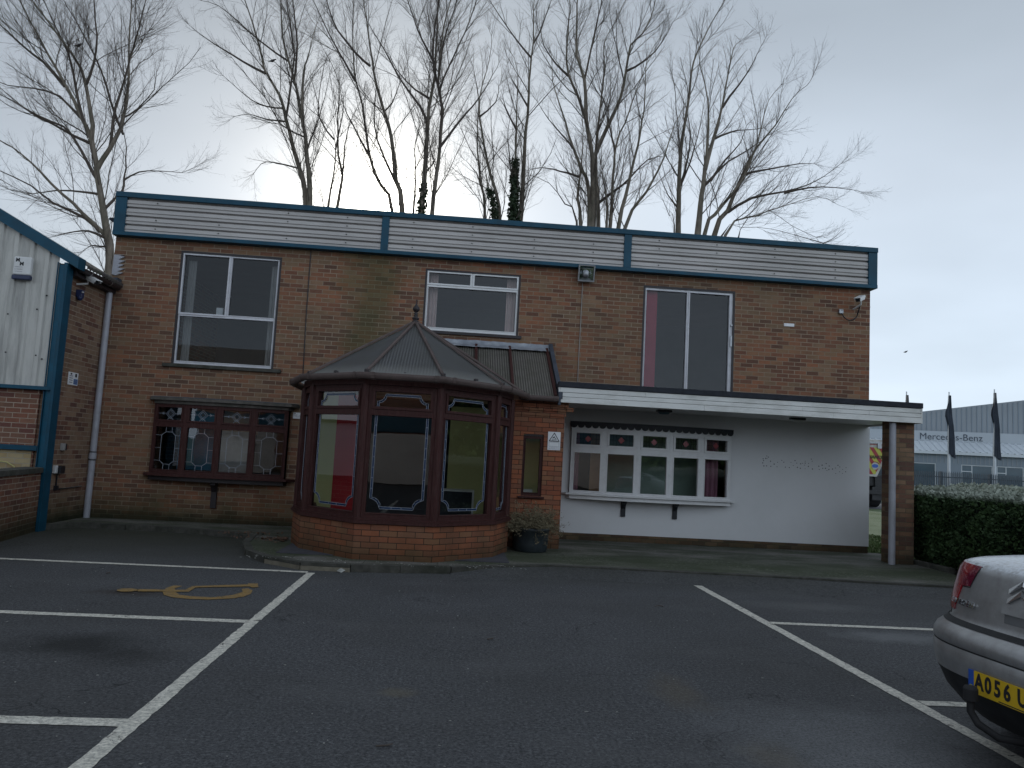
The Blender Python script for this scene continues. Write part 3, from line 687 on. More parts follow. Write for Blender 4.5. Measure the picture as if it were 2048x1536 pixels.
# ---- white bow window in the rendered wall
m=MB().mat('render_white'); m.plate(1.72,7.50,.20,2.46,[(2.03,4.90,.90,2.02)],YF-.016,YF-.002,back=False); rp=part(m,'rendered_panel')
r=random.Random(5)
for zx,zy in [(235,212),(243,245),(228,288),(252,343),(305,342),(285,205),(310,205),(335,180),(380,256),(388,350),(452,308),(518,275),(640,272),(510,355),(672,363),(750,370),(782,275),(825,330),(895,288),(910,365),(972,298),(1010,290),(968,382),(1060,250),(1060,285),(1052,322),(1060,390),(1125,345),(1130,290),(1198,250),(1205,392),(1330,340),(1340,400),(1395,320),(1408,380),(1475,290),(1492,418),(1530,400),(1535,335),(1462,378),(1602,390),(1660,370),(1745,350),(1743,438),(1668,473),(1802,395),(1870,362),(1862,438),(1800,468),(1708,320),(305,160),(600,240),(860,240),(1180,210)]:
    px=5.30+zx/2048*1.93; pz=1.90-(zy-60)/652*.62*1.02+zx/2048*-.02
    pz=1.882-(zy/9.31-zx/9.31*.0425)*.00905-.02
    m=MB().mat('hole_dark'); m.disc((px,YF-.0175,pz),r.uniform(.007,.012)); part(m,'screw_hole',rp)
m=MB().mat('brick_pier'); m.box(1.72,7.485,YF-.012,YF-.001,.08,.198); part(m,'plinth_course')
mats_w,wd,pts=bow(2.03,4.90,5,R(6),.9,2.02,13.40)
m=MB().mat('white_pvc')
m.prism([(1.90,YF-.018)]+[(p[0]+(-.07 if i==0 else .07 if i==5 else 0),p[1]-.085) for i,p in enumerate(pts)]+[(4.99,YF-.018)],.868,.895)
ww=part(m,'window',bevel=.006)
m=MB().mat('white_pvc'); m.prism([(1.99,YF-.018)]+[(p[0],p[1]-.04) for p in pts]+[(4.90,YF-.018)],.80,.863); part(m,'sill_board',ww,bevel=.008)
m=MB().mat('white_pvc'); m.prism([(2.03,YF-.018)]+[(p[0],p[1]-.012) for p in pts]+[(4.90,YF-.018)],2.022,2.12); part(m,'head_board',ww)
for k,Mx in enumerate(mats_w):
    a,b=.065,wd-.065
    f=wframe(Mx,0,wd,.896,2.02,[(a,b,.945,1.60),(a+.018,b-.018,1.745,1.945)],'white_pvc',.06,.04,parent=ww,glass='glass',name='casement',openers=[1])
    m=MB(Mx).mat('lead_black'); cx,cz=(a+b)/2,1.845; s=.072; y=.030; aa,bb=a+.018,b-.018
    m.strip([(cx-s,cz),(cx,cz-s),(cx+s,cz),(cx,cz+s)],.007,y,closed=True)
    for u in (.16,.84): m.strip([(aa+(bb-aa)*u,1.745),(aa+(bb-aa)*u,1.945)],.005,y)
    for u in (.30,.70): m.strip([(aa+(bb-aa)*u,1.745),(aa+(bb-aa)*u,cz-.02)],.005,y); m.strip([(aa+(bb-aa)*u,cz+.02),(aa+(bb-aa)*u,1.945)],.005,y)
    for v in (1.775,1.915): m.strip([(aa,v),(bb,v)],.005,y)
    m.strip([(aa,cz),(cx-s,cz)],.005,y); m.strip([(cx+s,cz),(bb,cz)],.005,y); part(m,'leading',f)
    m=MB(Mx).mat('red_glass'); s=.058; m.prism([(cx-s,cz),(cx,cz-s),(cx+s,cz),(cx,cz+s)],.0305,.0315,'y'); part(m,'stained_glass',f)
for xx in (3.01,3.935):
    m=MB().mat('black_paint'); m.box(xx-.042,xx+.042,YF-.045,YF-.018,.52,.80); m.prism([(YF-.045,.66),(YF-.045,.798),(YF-.16,.798),(YF-.16,.77),(YF-.09,.735)],xx-.038,xx+.038,'x'); part(m,'bracket',ww,bevel=.004)
m=MB().mat('black_paint'); n=24; x0,x1=2.0,4.93; yy=13.17; nseg=8
def vy(x): return 13.40-.02-(.20*(1-((x-3.465)/1.46)**2))
for k in range(n):
    a=x0+(x1-x0)*k/n; b=x0+(x1-x0)*(k+1)/n; rr=(b-a)/2; c=(a+b)/2
    pr=[(a,2.145),(a,2.075)]+[(c-rr*.93*math.cos(PI*j/nseg),2.075-.045*math.sin(PI*j/nseg)) for j in range(nseg+1)]+[(b,2.075),(b,2.145)]
    ya,yb=vy(a),vy(b)
    top=[(p[0],ya+(yb-ya)*(p[0]-a)/(b-a),p[1]) for p in pr]; bk=[(p[0],p[1]+.02,p[2]) for p in top]
    m.face(top); m.face(bk[::-1])
    for j in range(len(top)): q=(j+1)%len(top); m.face([top[j],bk[j],bk[q],top[q]])
part(m,'scalloped_valance',ww)
curt(2.06,2.20,.93,2.0,13.55,'curtain_mauve',ww,2); curt(4.45,4.72,.93,2.0,13.55,'curtain_mauve',ww,3)
m=MB().mat('wood_panel'); m.box(2.42,2.62,13.62,13.66,.92,2.0); part(m,'window_board',ww)
m=MB().mat('reflection_green'); m.box(2.63,4.6,13.95,13.99,.92,2.1); part(m,'reflection_panel',ww)  # added panel: its green-grey stands in for reflections in the white window
# dark plinth course below the render
# ---- flat canopy with white boarded fascia, on a brick pier
m=MB().mat('white_pvc')
CX0,CX1,CY=1.585,7.45,11.86
m.box(CX0+.01,CX1-.01,CY+.03,YF-.02,2.375,2.39)
can=part(m,'canopy')
zz=[2.345,2.437,2.507,2.585]
for k in range(3):
    m=MB().mat('fascia_paint'); js=[CX0,CX0+(2.3,3.9,1.35)[k],CX0+(4.4,5.0,4.75)[k],CX1]
    for a,b in zip(js,js[1:]): m.box(a+.0015,b-.0015,CY+(k==0)*-.006,CY+.022,zz[k]+.003,zz[k+1]-.003)
    part(m,'fascia_board',can,bevel=.002)
m=MB().mat('fascia_paint'); m.box(CX1+.001,CX1+.024,CY-.004,YF,2.345,2.585); m.box(CX0-.022,CX0-.001,CY+.0,12.9,2.35,2.585); part(m,'fascia_return',can)
m=MB().mat('felt'); m.box(CX0-.03,CX1+.03,CY-.02,CY+.10,2.587,2.675); m.box(CX0-.03,CX1+.03,CY+.1,YF-.001,2.587,2.655); m.box(CX1-.0,CX1+.032,CY+.1,YF,2.656,2.675); part(m,'felt_roof',can,bevel=.012)
m=MB().mat('brick_pier'); m.box(7.09,7.45,12.04,12.36,.0,2.375); part(m,'brick_pier')
# ---- lobby with the narrow arched window
LX0,LX1,LY=.80,1.70,12.03
wz0,wz1=.87,1.835
m=MB().mat('brick_orange')
m.plate(LX0,LX1,.0,2.36,[(1.065,1.387,wz0,wz1)],LY,LY+.22); m.box(LX1-.22,LX1,LY+.22,YF-.002,.0,2.36,'f')
# corbelled courses and dentils at the top
m.box(LX0,LX1+.018,LY-.020,LY-.001,2.13,2.206); m.box(LX0,LX1+.035,LY-.036,LY-.001,2.2075,2.28)
for k in range(5): m.box(LX0+.02+k*.225,LX0+.125+k*.225,LY-.060,LY-.0365,2.212,2.275)
m.box(LX0,LX1+.05,LY-.062,LY-.001,2.2815,2.36)
lob=part(m,'lobby_wall')
# soldier arch over the window
m=MB().mat('brick_orange'); cx=1.226; n=5; r0,r1=.32,.425
cz=wz1-.245
for k in range(n):
    a0=R(90+31-k*62/n-.8); a1=R(90+31-(k+1)*62/n+.8)
    pl=[(cx+r*math.cos(a),cz+r*math.sin(a)) for r,a in ((r0,a0),(r0,a1),(r1,a1),(r1,a0))]
    m.prism(pl,LY-.004,LY+.0,'y')
part(m,'window_arch',lob)
f=wframe(frameM(0,LY+.03,0),1.066,1.386,wz0,wz1-.03,[(1.108,1.335,.925,1.762)],'brown_frame',.06,.012,parent=lob,glass='glass_bay')
m=MB().mat('brown_dark'); m.prism([(1.066,wz1-.03),(1.386,wz1-.03)]+[(1.226+.16*math.cos(a),wz1-.03+.035*math.sin(a)) for a in [PI*j/8 for j in range(9)]][1:-1],LY+.02,LY+.05,'y'); part(m,'window_head',f)
m=MB().mat('brown_frame'); m.box(1.02,1.43,LY-.045,LY+.03,.838,.868); part(m,'sill',f,bevel=.005)
m=MB().mat('room_green'); m.box(.9,1.5,12.9,12.92,.3,2.3); m.mat('plastic_white').box(1.12,1.27,12.27,12.4,.87,.96); part(m,'interior_wall',lob)
# ---- glazed bay (conservatory style)
bc=-.70
PB=[(bc-1.57,13.5),(bc-1.57,11.43),(bc-1.32,10.71),(bc-.50,9.94),(bc+.50,9.94),(bc+1.30,10.66),(bc+1.55,11.40),(bc+1.55,12.03)]
def off(pts,d):
    res=[]
    for i,p in enumerate(pts):
        ns=[]
        for a,b in ((pts[i-1],p) if i else (None,None),(p,pts[i+1]) if i<len(pts)-1 else (None,None)):
            if a is None: continue
            dv=Vector((b[0]-a[0],b[1]-a[1])).normalized(); ns.append(Vector((-dv.y,dv.x)))
        n=sum(ns,Vector((0,0)))/len(ns); n=n/max(n.length_squared,.3)
        res.append((p[0]+n.x*d,p[1]+n.y*d))
    return res
# outward is to the right of travel here (left wall -> front -> right), so a negative offset moves out
def ring(mb,po,pi_,z0,z1):
    u=0
    for k in range(len(po)-1):
        a,b,c,d=po[k],po[k+1],pi_[k+1],pi_[k]; l=math.dist(a,b)
        mb.face([(a[0],a[1],z0),(b[0],b[1],z0),(b[0],b[1],z1),(a[0],a[1],z1)],uv=[(u,z0),(u+l,z0),(u+l,z1),(u,z1)]); u+=l
        mb.face([(c[0],c[1],z0),(d[0],d[1],z0),(d[0],d[1],z1),(c[0],c[1],z1)])
        mb.face([(a[0],a[1],z1),(b[0],b[1],z1),(c[0],c[1],z1),(d[0],d[1],z1)]); mb.face([(b[0],b[1],z0),(a[0],a[1],z0),(d[0],d[1],z0),(c[0],c[1],z0)])
    for k in (0,-1):
        a,d=po[k],pi_[k]; mb.face([(a[0],a[1],z0),(a[0],a[1],z1),(d[0],d[1],z1),(d[0],d[1],z0)])
m=MB().mat('brick_orange'); ring(m,PB,off(PB,.2),.0,.53); bay=part(m,'bay_plinth')
m=MB().mat('brown_frame'); ring(m,off(PB,-.035),off(PB,.20),.532,.572); ring(m,off(PB,-.012),off(PB,.19),.5735,.60)
part(m,'bay_sill',bay,bevel=.006)
PW=off(PB,.045); ZH0,ZH1=.60,2.30
m=MB().mat('brown_frame'); ring(m,off(PW,-.03),off(PW,.09),2.301,2.40); part(m,'head_beam',bay)
for k in range(1,len(PW)-1):
    x,y=PW[k]; m=MB().mat('brown_frame'); m.tube([(x,y+.02,ZH0),(x,y+.02,ZH1)],.056,8,smooth=False); part(m,'corner_post',bay)
def bayfacet(a,b,idx):
    wd=math.dist(a,b); Mx=frameM(a[0],a[1],math.atan2(b[1]-a[1],b[0]-a[0]))
    e=.098 if wd>.9 else .075
    x0,x1=e,wd-e
    f=wframe(Mx,.03,wd-.03,ZH0,ZH1,[(x0,x1,.665,1.905),(x0+.03,x1-.03,2.02,2.215)],'brown_frame',.07,.035,parent=bay,glass='glass_bay',name='window',openers=[1])
    y=.030; ii=.055 if wd>.9 else .04; c=.12 if wd>.9 else .08
    def band(pts,crs):
        m=MB(Mx).mat('blue_glass'); m.strip(pts,.022,y+.002,.002); part(m,'blue_band',f)
        m=MB(Mx).mat('lead_line')
        # the two lead cames either side of the blue strip
        for sg in (-1,1):
            q=[]
            for i,p in enumerate(pts):
                pv=Vector(pts[max(i-1,0)]); nx=Vector(pts[min(i+1,len(pts)-1)]); d=(nx-pv).normalized(); n=Vector((-d.y,d.x))*.014*sg; q.append((p[0]+n.x,p[1]+n.y))
            m.strip(q,.004,y,.003)
        for (p,q) in crs: m.strip([p,q],.005,y,.003)
        part(m,'leading',f)
    xa,xb=x0+ii,x1-ii; zb=.665+ii+.01; zt=1.905
    arcL=[(xa+c*(1-math.cos(t_)) if False else xa+c*math.sin(t_),zb+c*math.cos(t_)) for t_ in [0,PI/8,PI/4,3*PI/8,PI/2]]
    # concave corners: centre of each quarter circle sits in the pane's corner
    arcL=[(xa+c*math.sin(t_),zb+c*math.cos(t_)) for t_ in [PI*j/8 for j in range(5)]]
    arcL=[(xa-0+c*math.sin(t_),zb-0+c*math.cos(t_)) for t_ in [PI*j/8 for j in range(5)]]
    cc=(xa,zb); arcL=[(cc[0]+c*math.cos(t_),cc[1]+c*math.sin(t_)) for t_ in [PI/2-PI/8*j for j in range(5)]]
    arcR=[(xb-(p[0]-xa),p[1]) for p in arcL[::-1]]
    pts=[(xa,zt)]+arcL+arcR+[(xb,zt)]
    crs=[]
    z=zb+c+.12
    while z<zt-.05:
        for xx in (xa,xb): crs.append(((xx-.014,z),(xx+.014,z)))
        z+=.135
    for u in (.35,.65): xx=xa+c+(xb-xa-2*c)*u; crs.append(((xx,zb-.014),(xx,zb+.014)))
    band(pts,crs)
    zt2=2.215-ii+.015; z2=2.02; c2=c*.8; xa2,xb2=x0+.03+ii*.7,x1-.03-ii*.7
    aL=[(xa2+c2*math.cos(t_),zt2-c2*math.sin(t_)) for t_ in [PI/2-PI/8*j for j in range(5)]]
    aR=[(xb2-(p[0]-xa2),p[1]) for p in aL[::-1]]
    band([(xa2,z2)]+aL+aR+[(xb2,z2)],[((xa2-.014,2.09),(xa2+.014,2.09)),((xb2-.014,2.09),(xb2+.014,2.09))])
for k in range(1,len(PW)-2): bayfacet(PW[k],PW[k+1],k)
# plain glazed side facet on the left, back to the wall
a,b=PW[0],PW[1]; Mx=frameM(a[0],a[1],math.atan2(b[1]-a[1],b[0]-a[0])); wd=math.dist(a,b)
wframe(Mx,0.01,wd-.03,ZH0,ZH1,[(.1,wd/2-.04,.665,2.2),(wd/2+.04,wd-.1,.665,2.2)],'brown_frame',.07,.03,parent=bay,glass='glass_bay')
a,b=PW[-2],PW[-1]; Mx=frameM(a[0],a[1],math.atan2(b[1]-a[1],b[0]-a[0])); wd=math.dist(a,b)
wframe(Mx,0.03,wd-.01,ZH0,ZH1,[(.1,wd-.08,.665,2.2)],'brown_frame',.07,.03,parent=bay,glass='glass_bay')
# bay roof
EV=[(-2.46,13.46),(-2.41,11.68),(-2.03,10.60),(-1.17,9.82),(-.20,9.82),(.61,10.57),(1.0,11.72)]
EZ=2.43; AP=(-.70,11.5,3.385); RB=(-.70,13.49,3.385)
def v3(p,z=EZ): return Vector((p[0],p[1],z))
for k in range(len(EV)-1):
    a,b=v3(EV[k]),v3(EV[k+1]); t_=(b-a).normalized(); m=MB().mat('polycarbonate')
    pts=[a,b,Vector(AP)]+([Vector(RB)] if k==0 else [])
    mid=(a+b)/2; up=(Vector(AP)-mid); up=(up-t_*up.dot(t_)).normalized()
    m.face(pts,uv=[((p-a).dot(t_),(p-a).dot(up)) for p in pts]); part(m,'roof_panel',bay)
m=MB().mat('polycarbonate_dark'); pts=[Vector(AP),v3(EV[-1]),Vector(RB)]; m.face(pts,uv=[(p.y,p.x) for p in pts]); part(m,'roof_panel',bay)
for k in range(1,len(EV)):
    a=v3(EV[k],EZ+.012); b=Vector(AP)+Vector((0,0,.012)); d=(b-a).normalized(); s_=d.cross(Vector((0,0,1))).normalized(); u_=s_.cross(d)
    m=MB().mat('gutter_brown'); w=.023
    rows=[[p+s_*w*cx_+u_*cz_ for cx_,cz_ in ((-1,0),(-.8,.022),(0,.032),(.8,.022),(1,0))] for p in (a+d*.0,b-d*.05)]
    m.grid(rows,smooth=False); m.face(rows[0]); part(m,'rafter_bar',bay)
    m=MB().mat('brown_dark'); m.box(a.x-.03,a.x+.03,a.y-.01,a.y+.04,a.z-.02,a.z+.04); part(m,'rafter_cap',bay,bevel=.01)
m=MB().mat('gutter_brown'); m.box(-.75,-.65,11.5,13.48,3.37,3.42); part(m,'ridge_bar',bay)
# small vents near the eaves
for (x,y) in ((-1.62,10.25),(-.69,9.90),(.23,10.22)):
    m=MB().mat('brown_dark'); m.lathe([(0,.03),(.028,.024),(.034,0)],(x,y,EZ+.012 if y<10 else EZ+.02),10); part(m,'roof_button',bay)
m=MB().mat('brown_dark')
m.lathe([(.085,-.01),(.085,.0),(.04,.02),(.045,.05),(.03,.06),(.052,.075),(.052,.10),(.02,.115),(.038,.13),(.02,.145),(.04,.16),(.018,.175),(.03,.19),(.052,.215),(.050,.25),(.024,.285),(.010,.31),(.008,.36),(.012,.37),(0,.385)],(AP[0],AP[1],AP[2]-.02),14); part(m,'finial',bay)
# gutter round the eaves, as an open half-round with joints
gp=off(EV,-.02)
def gutter(pts,z,parent,mat='gutter_brown',r=.046):
    m=MB().mat(mat)
    n=[]
    outp=off(pts,-r*2)
    prof=[(0,.0),(.0,-.04),(.25,-.066),(.6,-.074),(.9,-.056),(1,-.024),(1,.012),(.93,.012),(.9,-.02),(.5,-.055)]
    rows=[]
    for i,(p,q) in enumerate(zip(pts,outp)): rows.append([(p[0]+(q[0]-p[0])*u,p[1]+(q[1]-p[1])*u,z+v) for u,v in prof])
    m.grid(rows,smooth=True); m.face(rows[0]); m.face(rows[-1][::-1])
    g=part(m,'gutter',parent)
    for i in range(len(pts)):
        # joint collars at corners and brackets
        for (a,b,t0) in (((pts[i],outp[i]),(pts[min(i+1,len(pts)-1)],outp[min(i+1,len(pts)-1)]),.10),((pts[i],outp[i]),(pts[min(i+1,len(pts)-1)],outp[min(i+1,len(pts)-1)]),.86)):
            if i==len(pts)-1: continue
            l=math.dist(a[0],b[0])
            if l<.3: continue
            rr=[]
            for tt in (t0,t0+.05/l):
                p=lerp(a[0],b[0],tt); q=lerp(a[1],b[1],tt); rr.append([(p[0]+(q[0]-p[0])*(u*1.06),p[1]+(q[1]-p[1])*(u*1.06),z+v*1.1+.003) for u,v in prof[:7]])
            m=MB().mat(mat); m.grid(rr,smooth=False); part(m,'gutter_collar',g)
    return g
gutter(gp,EZ-.012,bay)
# ---- lean-to roof over the lobby
m=MB().mat('polycarbonate_dark')
sl_=(3.385-EZ)/(13.46-11.87)
pts=[Vector((-.65,11.87,EZ-.004)),Vector((1.555,11.87,EZ-.004)),Vector((1.555,13.46,3.38)),Vector((-.65,13.46,3.38))]
# only the part right of the bay roof's hip shows; the rest lies under the bay roof
pts=[Vector((1.0,11.87,EZ-.004)),Vector((1.555,11.87,EZ-.004)),Vector((1.555,13.46,3.38)),Vector((-.68,13.46,3.375)),Vector((-.68,11.9,EZ+.4))]
m.face([pts[0],pts[1],pts[2],Vector((-.68,13.46,3.38))],uv=[(p.x,p.y) for p in (pts[0],pts[1],pts[2],Vector((-.68,13.46,3.38)))])
lean=part(m,'lean_to_roof')
for xx in (.27,.86,1.52):
    y0=11.87 if xx>1 else 11.87+(1.0-xx)*.95
    a=Vector((xx,y0,EZ+(y0-11.87)*sl_+.008)); b=Vector((xx,13.44,3.385))
    m=MB().mat('brown_frame'); d=(b-a).normalized(); s_=Vector((1,0,0)); u_=s_.cross(d)
    rows=[[p+s_*.028*cx_+u_*cz_ for cx_,cz_ in ((-1,0),(-.7,.028),(.7,.028),(1,0))] for p in (a,b)]
    m.grid(rows,smooth=False); m.face(rows[0]); part(m,'rafter_bar',lean)
r=random.Random(8); m=MB().mat('lead'); n=26; x0,x1=-.38,1.56
rows=[]
for k in range(n+1):
    x=x0+(x1-x0)*k/n; w=r.uniform(-.006,.006)
    rows.append([(x,13.488,3.475+w),(x,13.47,3.41+w),(x,13.40+w*1.5,3.385+r.uniform(-.003,.004)),(x,13.30+r.uniform(-.012,.012),3.335+r.uniform(-.004,.004))])
m.grid(rows,smooth=True,flip=True); part(m,'lead_flashing',lean)
m=MB().mat('lead_dark'); m.prism([(11.84,2.40),(13.495,3.40),(13.495,3.50),(11.84,2.50)],1.558,1.625,'x'); m.box(1.556,1.60,11.83,11.90,2.30,2.50); part(m,'side_upstand',lean,bevel=.008)
gutter([(.98,11.86),(1.56,11.86)],EZ-.014,lean)
m=MB().mat('brown_frame'); m.box(.95,1.56,11.87,11.96,2.362,2.405); part(m,'eaves_board',lean)
# ---- what is seen inside the bay
m=MB().mat('room_green'); m.box(-2.24,-1.86,12.2,12.24,.1,2.3); m.mat('room_red').box(-1.86,-1.46,12.2,12.24,.1,2.3); m.mat('room_green'); m.box(-.10,1.45,13.75,13.79,.1,2.3);  part(m,'interior_wall',bay)
m=MB().mat('carpet'); m.box(-2.2,.8,10.2,13.5,.081,.09); part(m,'bay_floor',bay)
# ---------------------------------------------------------------- building on the left
U=empty('industrial_unit',(-6.1,12,0),'brick and cream clad unit with teal verge and post at the left edge','building')
UO=Matrix.Translation((6.1,-12,0))
def upart(mb,name,parent=None,**k):
    o=mb.build(name,parent or U,**k)
    if parent is None: o.matrix_parent_inverse=UO
    return o
def topz(x): return 4.08+(-6.0-x)*.537
m=MB().mat('brick_left'); m.box(-11,-6.28,12.06,12.2,.0,3.9); upart(m,'front_wall')
m=MB().mat('brick_side'); m.box(-6.30,-6.085,12.10,YF-.004,.0,4.05); upart(m,'side_wall')
m=MB().mat('brick_yellow'); m.box(-11,-6.30,12.045,12.058,.5,1.17); upart(m,'yellow_brick_panel')
m=MB().mat('cladding_upright')
rows=[]; x=-11.0; prof=[]
while x<-6.19:
    for dx,d in ((0,0),(.13,0),(.150,-.028),(.21,-.028),(.23,0)):
        if x+dx<-6.19: prof.append((x+dx,12.02+d))
    x+=.235
prof.append((-6.18,12.02))
rows=[[(a,b,2.135) for a,b in prof],[(a,b,topz(a)-.02) for a,b in prof]]
m.grid(rows,smooth=False,flip=False); c=upart(m,'wall_cladding')
r=random.Random(2)
for x,z in ((-6.83,3.20),(-6.36,2.60),(-6.30,3.52),(-6.80,2.62),(-6.42,3.30),(-6.27,2.55)): m=MB().mat('lead_black'); m.box(x-.010,x+.010,11.985,12.0,z-.010,z+.010); upart(m,'screw_head',c)
m=MB().mat('teal')
def vb(x0,x1,h0,h1,ya,yb):
    m.face([(x0,ya,topz(x0)+h0),(x1,ya,topz(x1)+h0),(x1,ya,topz(x1)+h1),(x0,ya,topz(x0)+h1)]); m.face([(x1,yb,topz(x1)+h0),(x0,yb,topz(x0)+h0),(x0,yb,topz(x0)+h1),(x1,yb,topz(x1)+h1)])
    m.face([(x0,ya,topz(x0)+h1),(x1,ya,topz(x1)+h1),(x1,yb,topz(x1)+h1),(x0,yb,topz(x0)+h1)]); m.face([(x0,yb,topz(x0)+h0),(x1,yb,topz(x1)+h0),(x1,ya,topz(x1)+h0),(x0,ya,topz(x0)+h0)])
    m.face([(x1,ya,topz(x1)+h0),(x1,yb,topz(x1)+h0),(x1,yb,topz(x1)+h1),(x1,ya,topz(x1)+h1)])
vb(-11,-5.86,-.05,.13,11.93,12.16); upart(m,'verge_board')
m=MB().mat('teal_side'); m.box(-6.19,-6.045,12.03,12.09,.08,4.02); m.mat('teal').box(-6.05,-6.0,11.90,12.10,.0,4.03); m.box(-6.20,-6.186,12.0,12.08,.08,4.05); upart(m,'corner_post',bevel=.004)
m=MB().mat('teal'); m.box(-11,-6.05,11.96,12.06,2.085,2.14); m.box(-11,-6.20,11.99,12.045,1.175,1.25); upart(m,'rail',bevel=.003)
m=MB().mat('roof_tile'); n=22; rows=[]
for k in range(8*12+1):
    y=12.17+(13.47-12.17)*k/96; w=.022*abs(math.sin(k*PI/8))
    rows.append([(x,y,topz(x)+.05+w+.0) for x in (-5.84,-6.4,-11)])
m.grid(rows,smooth=False); rows2=[[p[0],(p[0][0],p[0][1],p[0][2]-.05-.022*0)] for p in rows]; m.grid(rows2,smooth=False,flip=True); upart(m,'tiled_roof')
m=MB().mat('brown_dark')
rows=[[( -5.90+.065*math.cos(a),y,4.00+.065*math.sin(a)) for a in [PI+PI*j/8 for j in range(9)]] for y in (12.14,13.42)]
m.grid(rows); m.face(rows[0]); m.box(-6.09,-5.96,12.14,13.49,3.88,4.03); g=upart(m,'gutter')
for y in (12.35,13.05):
    m=MB().mat('metal_grey')
    rows=[[( -5.90+.07*math.cos(a),y+d,4.00+.07*math.sin(a)) for a in [PI+PI*j/8 for j in range(9)]] for d in (0,.025)]; m.grid(rows,smooth=False); upart(m,'gutter_bracket',g)
m=MB().mat('felt'); m.box(-11,-6.3,12.2,13.4,0,.02); upart(m,'base')
# stepped lead flashing where the tiled roof meets the office wall
m=MB().mat('pipe_grey')
pts=[(-6.04,4.50),(-5.86,4.565)]; z=4.55
z=4.545
pl=[(-6.05,4.22),(-5.99,4.20)]
zz_=4.22
for k in range(5): pl+=[(-5.86+.015*(k%2),zz_+.035),(-5.965,zz_+.05)]; zz_+=.07
pl+=[(-5.87,4.565),(-6.04,4.56)]
m.prism(pl,YF-.03,YF-.003,'y'); o=m.build('stepped_flashing',B); o.matrix_parent_inverse=Matrix.Translation((-.7,-13.5,0))
# low brick wall running towards the camera
LW=empty('low_wall',(-6.2,10,0),'low red brick wall with stone coping running forward from the teal post','wall')
m=MB(Matrix.Translation((6.2,-10,0))).mat('brick_left')
def lx(y): return -6.07+(12.0-y)*.17
m.prism([(lx(12.02)-.0,12.02),(lx(12.02)-.22,12.02),(lx(3)-.22,3),(lx(3),3)][::-1],0,.86); m.build('brickwork',LW)
m=MB(Matrix.Translation((6.2,-10,0))).mat('kerb_stone'); m.prism([(lx(11.96)+.03,11.96),(lx(11.96)-.25,11.96),(lx(3)-.25,3),(lx(3)+.03,3)][::-1],.862,.935); m.build('coping',LW,bevel=.01)
# hose looped over the wall
m=MB().mat('yellow_hose'); m.tube([(-6.93,12.03,.93),(-6.85,12.0,.985),(-6.72,11.98,1.0),(-6.60,11.99,.985),(-6.50,12.0,.93),(-6.47,12.01,.8)],.009,6)
tag(m.build('hose_loop'),'thin yellow hose looped behind the low wall coping','hose')
# ---------------------------------------------------------------- small fixtures
def wordline(m,x0,x1,z,h,y,seed):
    r=random.Random(seed); x=x0
    while x<x1-h*.3:
        l=min(h*r.uniform(.35,.6),x1-x); k=r.randrange(3); m.box(x,x+h*.14,y,y+.001,z-h/2,z+h/2)
        if k!=1: m.box(x+h*.14,x+l,y,y+.001,z+h*.34,z+h/2)
        if k!=2: m.box(x+h*.14,x+l,y,y+.001,z-h*.08,z+h*.08)
        x+=l+h*(.14 if r.random()<.8 else .5)
def cctv(name,loc,d,label,housing='plastic_white',arm_to=None):
    t=empty(name,loc,label,'security camera')
    d=Vector(d).normalized(); s=d.cross(Vector((0,0,1))).normalized(); u=s.cross(d)
    Mx=Matrix((( d.x,s.x,u.x,0),(d.y,s.y,u.y,0),(d.z,s.z,u.z,0),(0,0,0,1)))
    m=MB(Mx).mat(housing); m.box(-.17,.11,-.042,.042,-.035,.035); m.build('housing',t,bevel=.008)
    m=MB(Mx).mat(housing); m.box(-.16,.16,-.055,.055,.038,.048); m.box(-.16,.14,-.056,-.047,-.0,.038); m.box(-.16,.14,.047,.056,-.0,.038); m.build('sun_shield',t,bevel=.003)
    m=MB(Mx).mat('plastic_black'); m.box(.111,.116,-.036,.036,-.03,.03); m.tube([(.116,0,0),(.125,0,0)],.022,12); m.build('lens',t)
    w=Vector(arm_to)-Vector(loc)
    m=MB().mat(housing); b=Mx@Vector((-.06,0,-.04)); e=Vector((b.x,b.y,w.z)); m.tube([b,(b+e)/2+Vector((0,0,-.01)),w],.016,8); m.build('bracket',t)
    return t
tR=cctv('cctv_camera',(7.13,13.20,4.63),(-.55,-.55,-.28),'white bullet camera with looped black cable high on the right end of the office wall',arm_to=(7.17,YF,4.50))
m=MB(Matrix.Translation((-7.13,-13.20,-4.63))).mat('plastic_black')
m.tube([(6.915,YF-.05,4.40)]+[(7.075+.145*math.cos(a),YF-.06,4.42+.14*math.sin(a)) for a in [PI+PI*j/10 for j in range(1,10)]]+[(7.215,13.40,4.45),(7.20,13.28,4.60)],.011,6); m.build('cable',tR)
m=MB(Matrix.Translation((-7.13,-13.20,-4.63))).mat('metal_grey'); m.box(6.88,6.96,YF-.05,YF-.001,4.40,4.475); m.lathe([(.0,.012),(.012,.01),(.014,0)],(6.93,YF-.055,4.45),8); m.build('junction_box',tR,bevel=.005)
tL=cctv('cctv_camera',(-5.87,12.42,3.89),(.85,-.35,-.40),'grey bullet camera on the side wall under the tiled eaves',arm_to=(-6.085,12.40,3.80))
m=MB(Matrix.Translation((5.87,-12.42,-3.89))).mat('plastic_navy'); m.box(-6.084,-5.99,12.40,12.49,3.60,3.72); m.lathe([(0,-.055),(.03,-.045),(.042,-.02),(.045,.0),(.04,.03)],(-6.03,12.44,3.60),12); m.build('sensor_box',tL,bevel=.01)
m=MB(Matrix.Translation((5.87,-12.42,-3.89))).mat('plastic_white'); m.lathe([(0,.0),(.018,.006),(.018,.02),(0,.026)],(-5.975,12.40,3.665),8); m.build('sensor_lamp',tL)
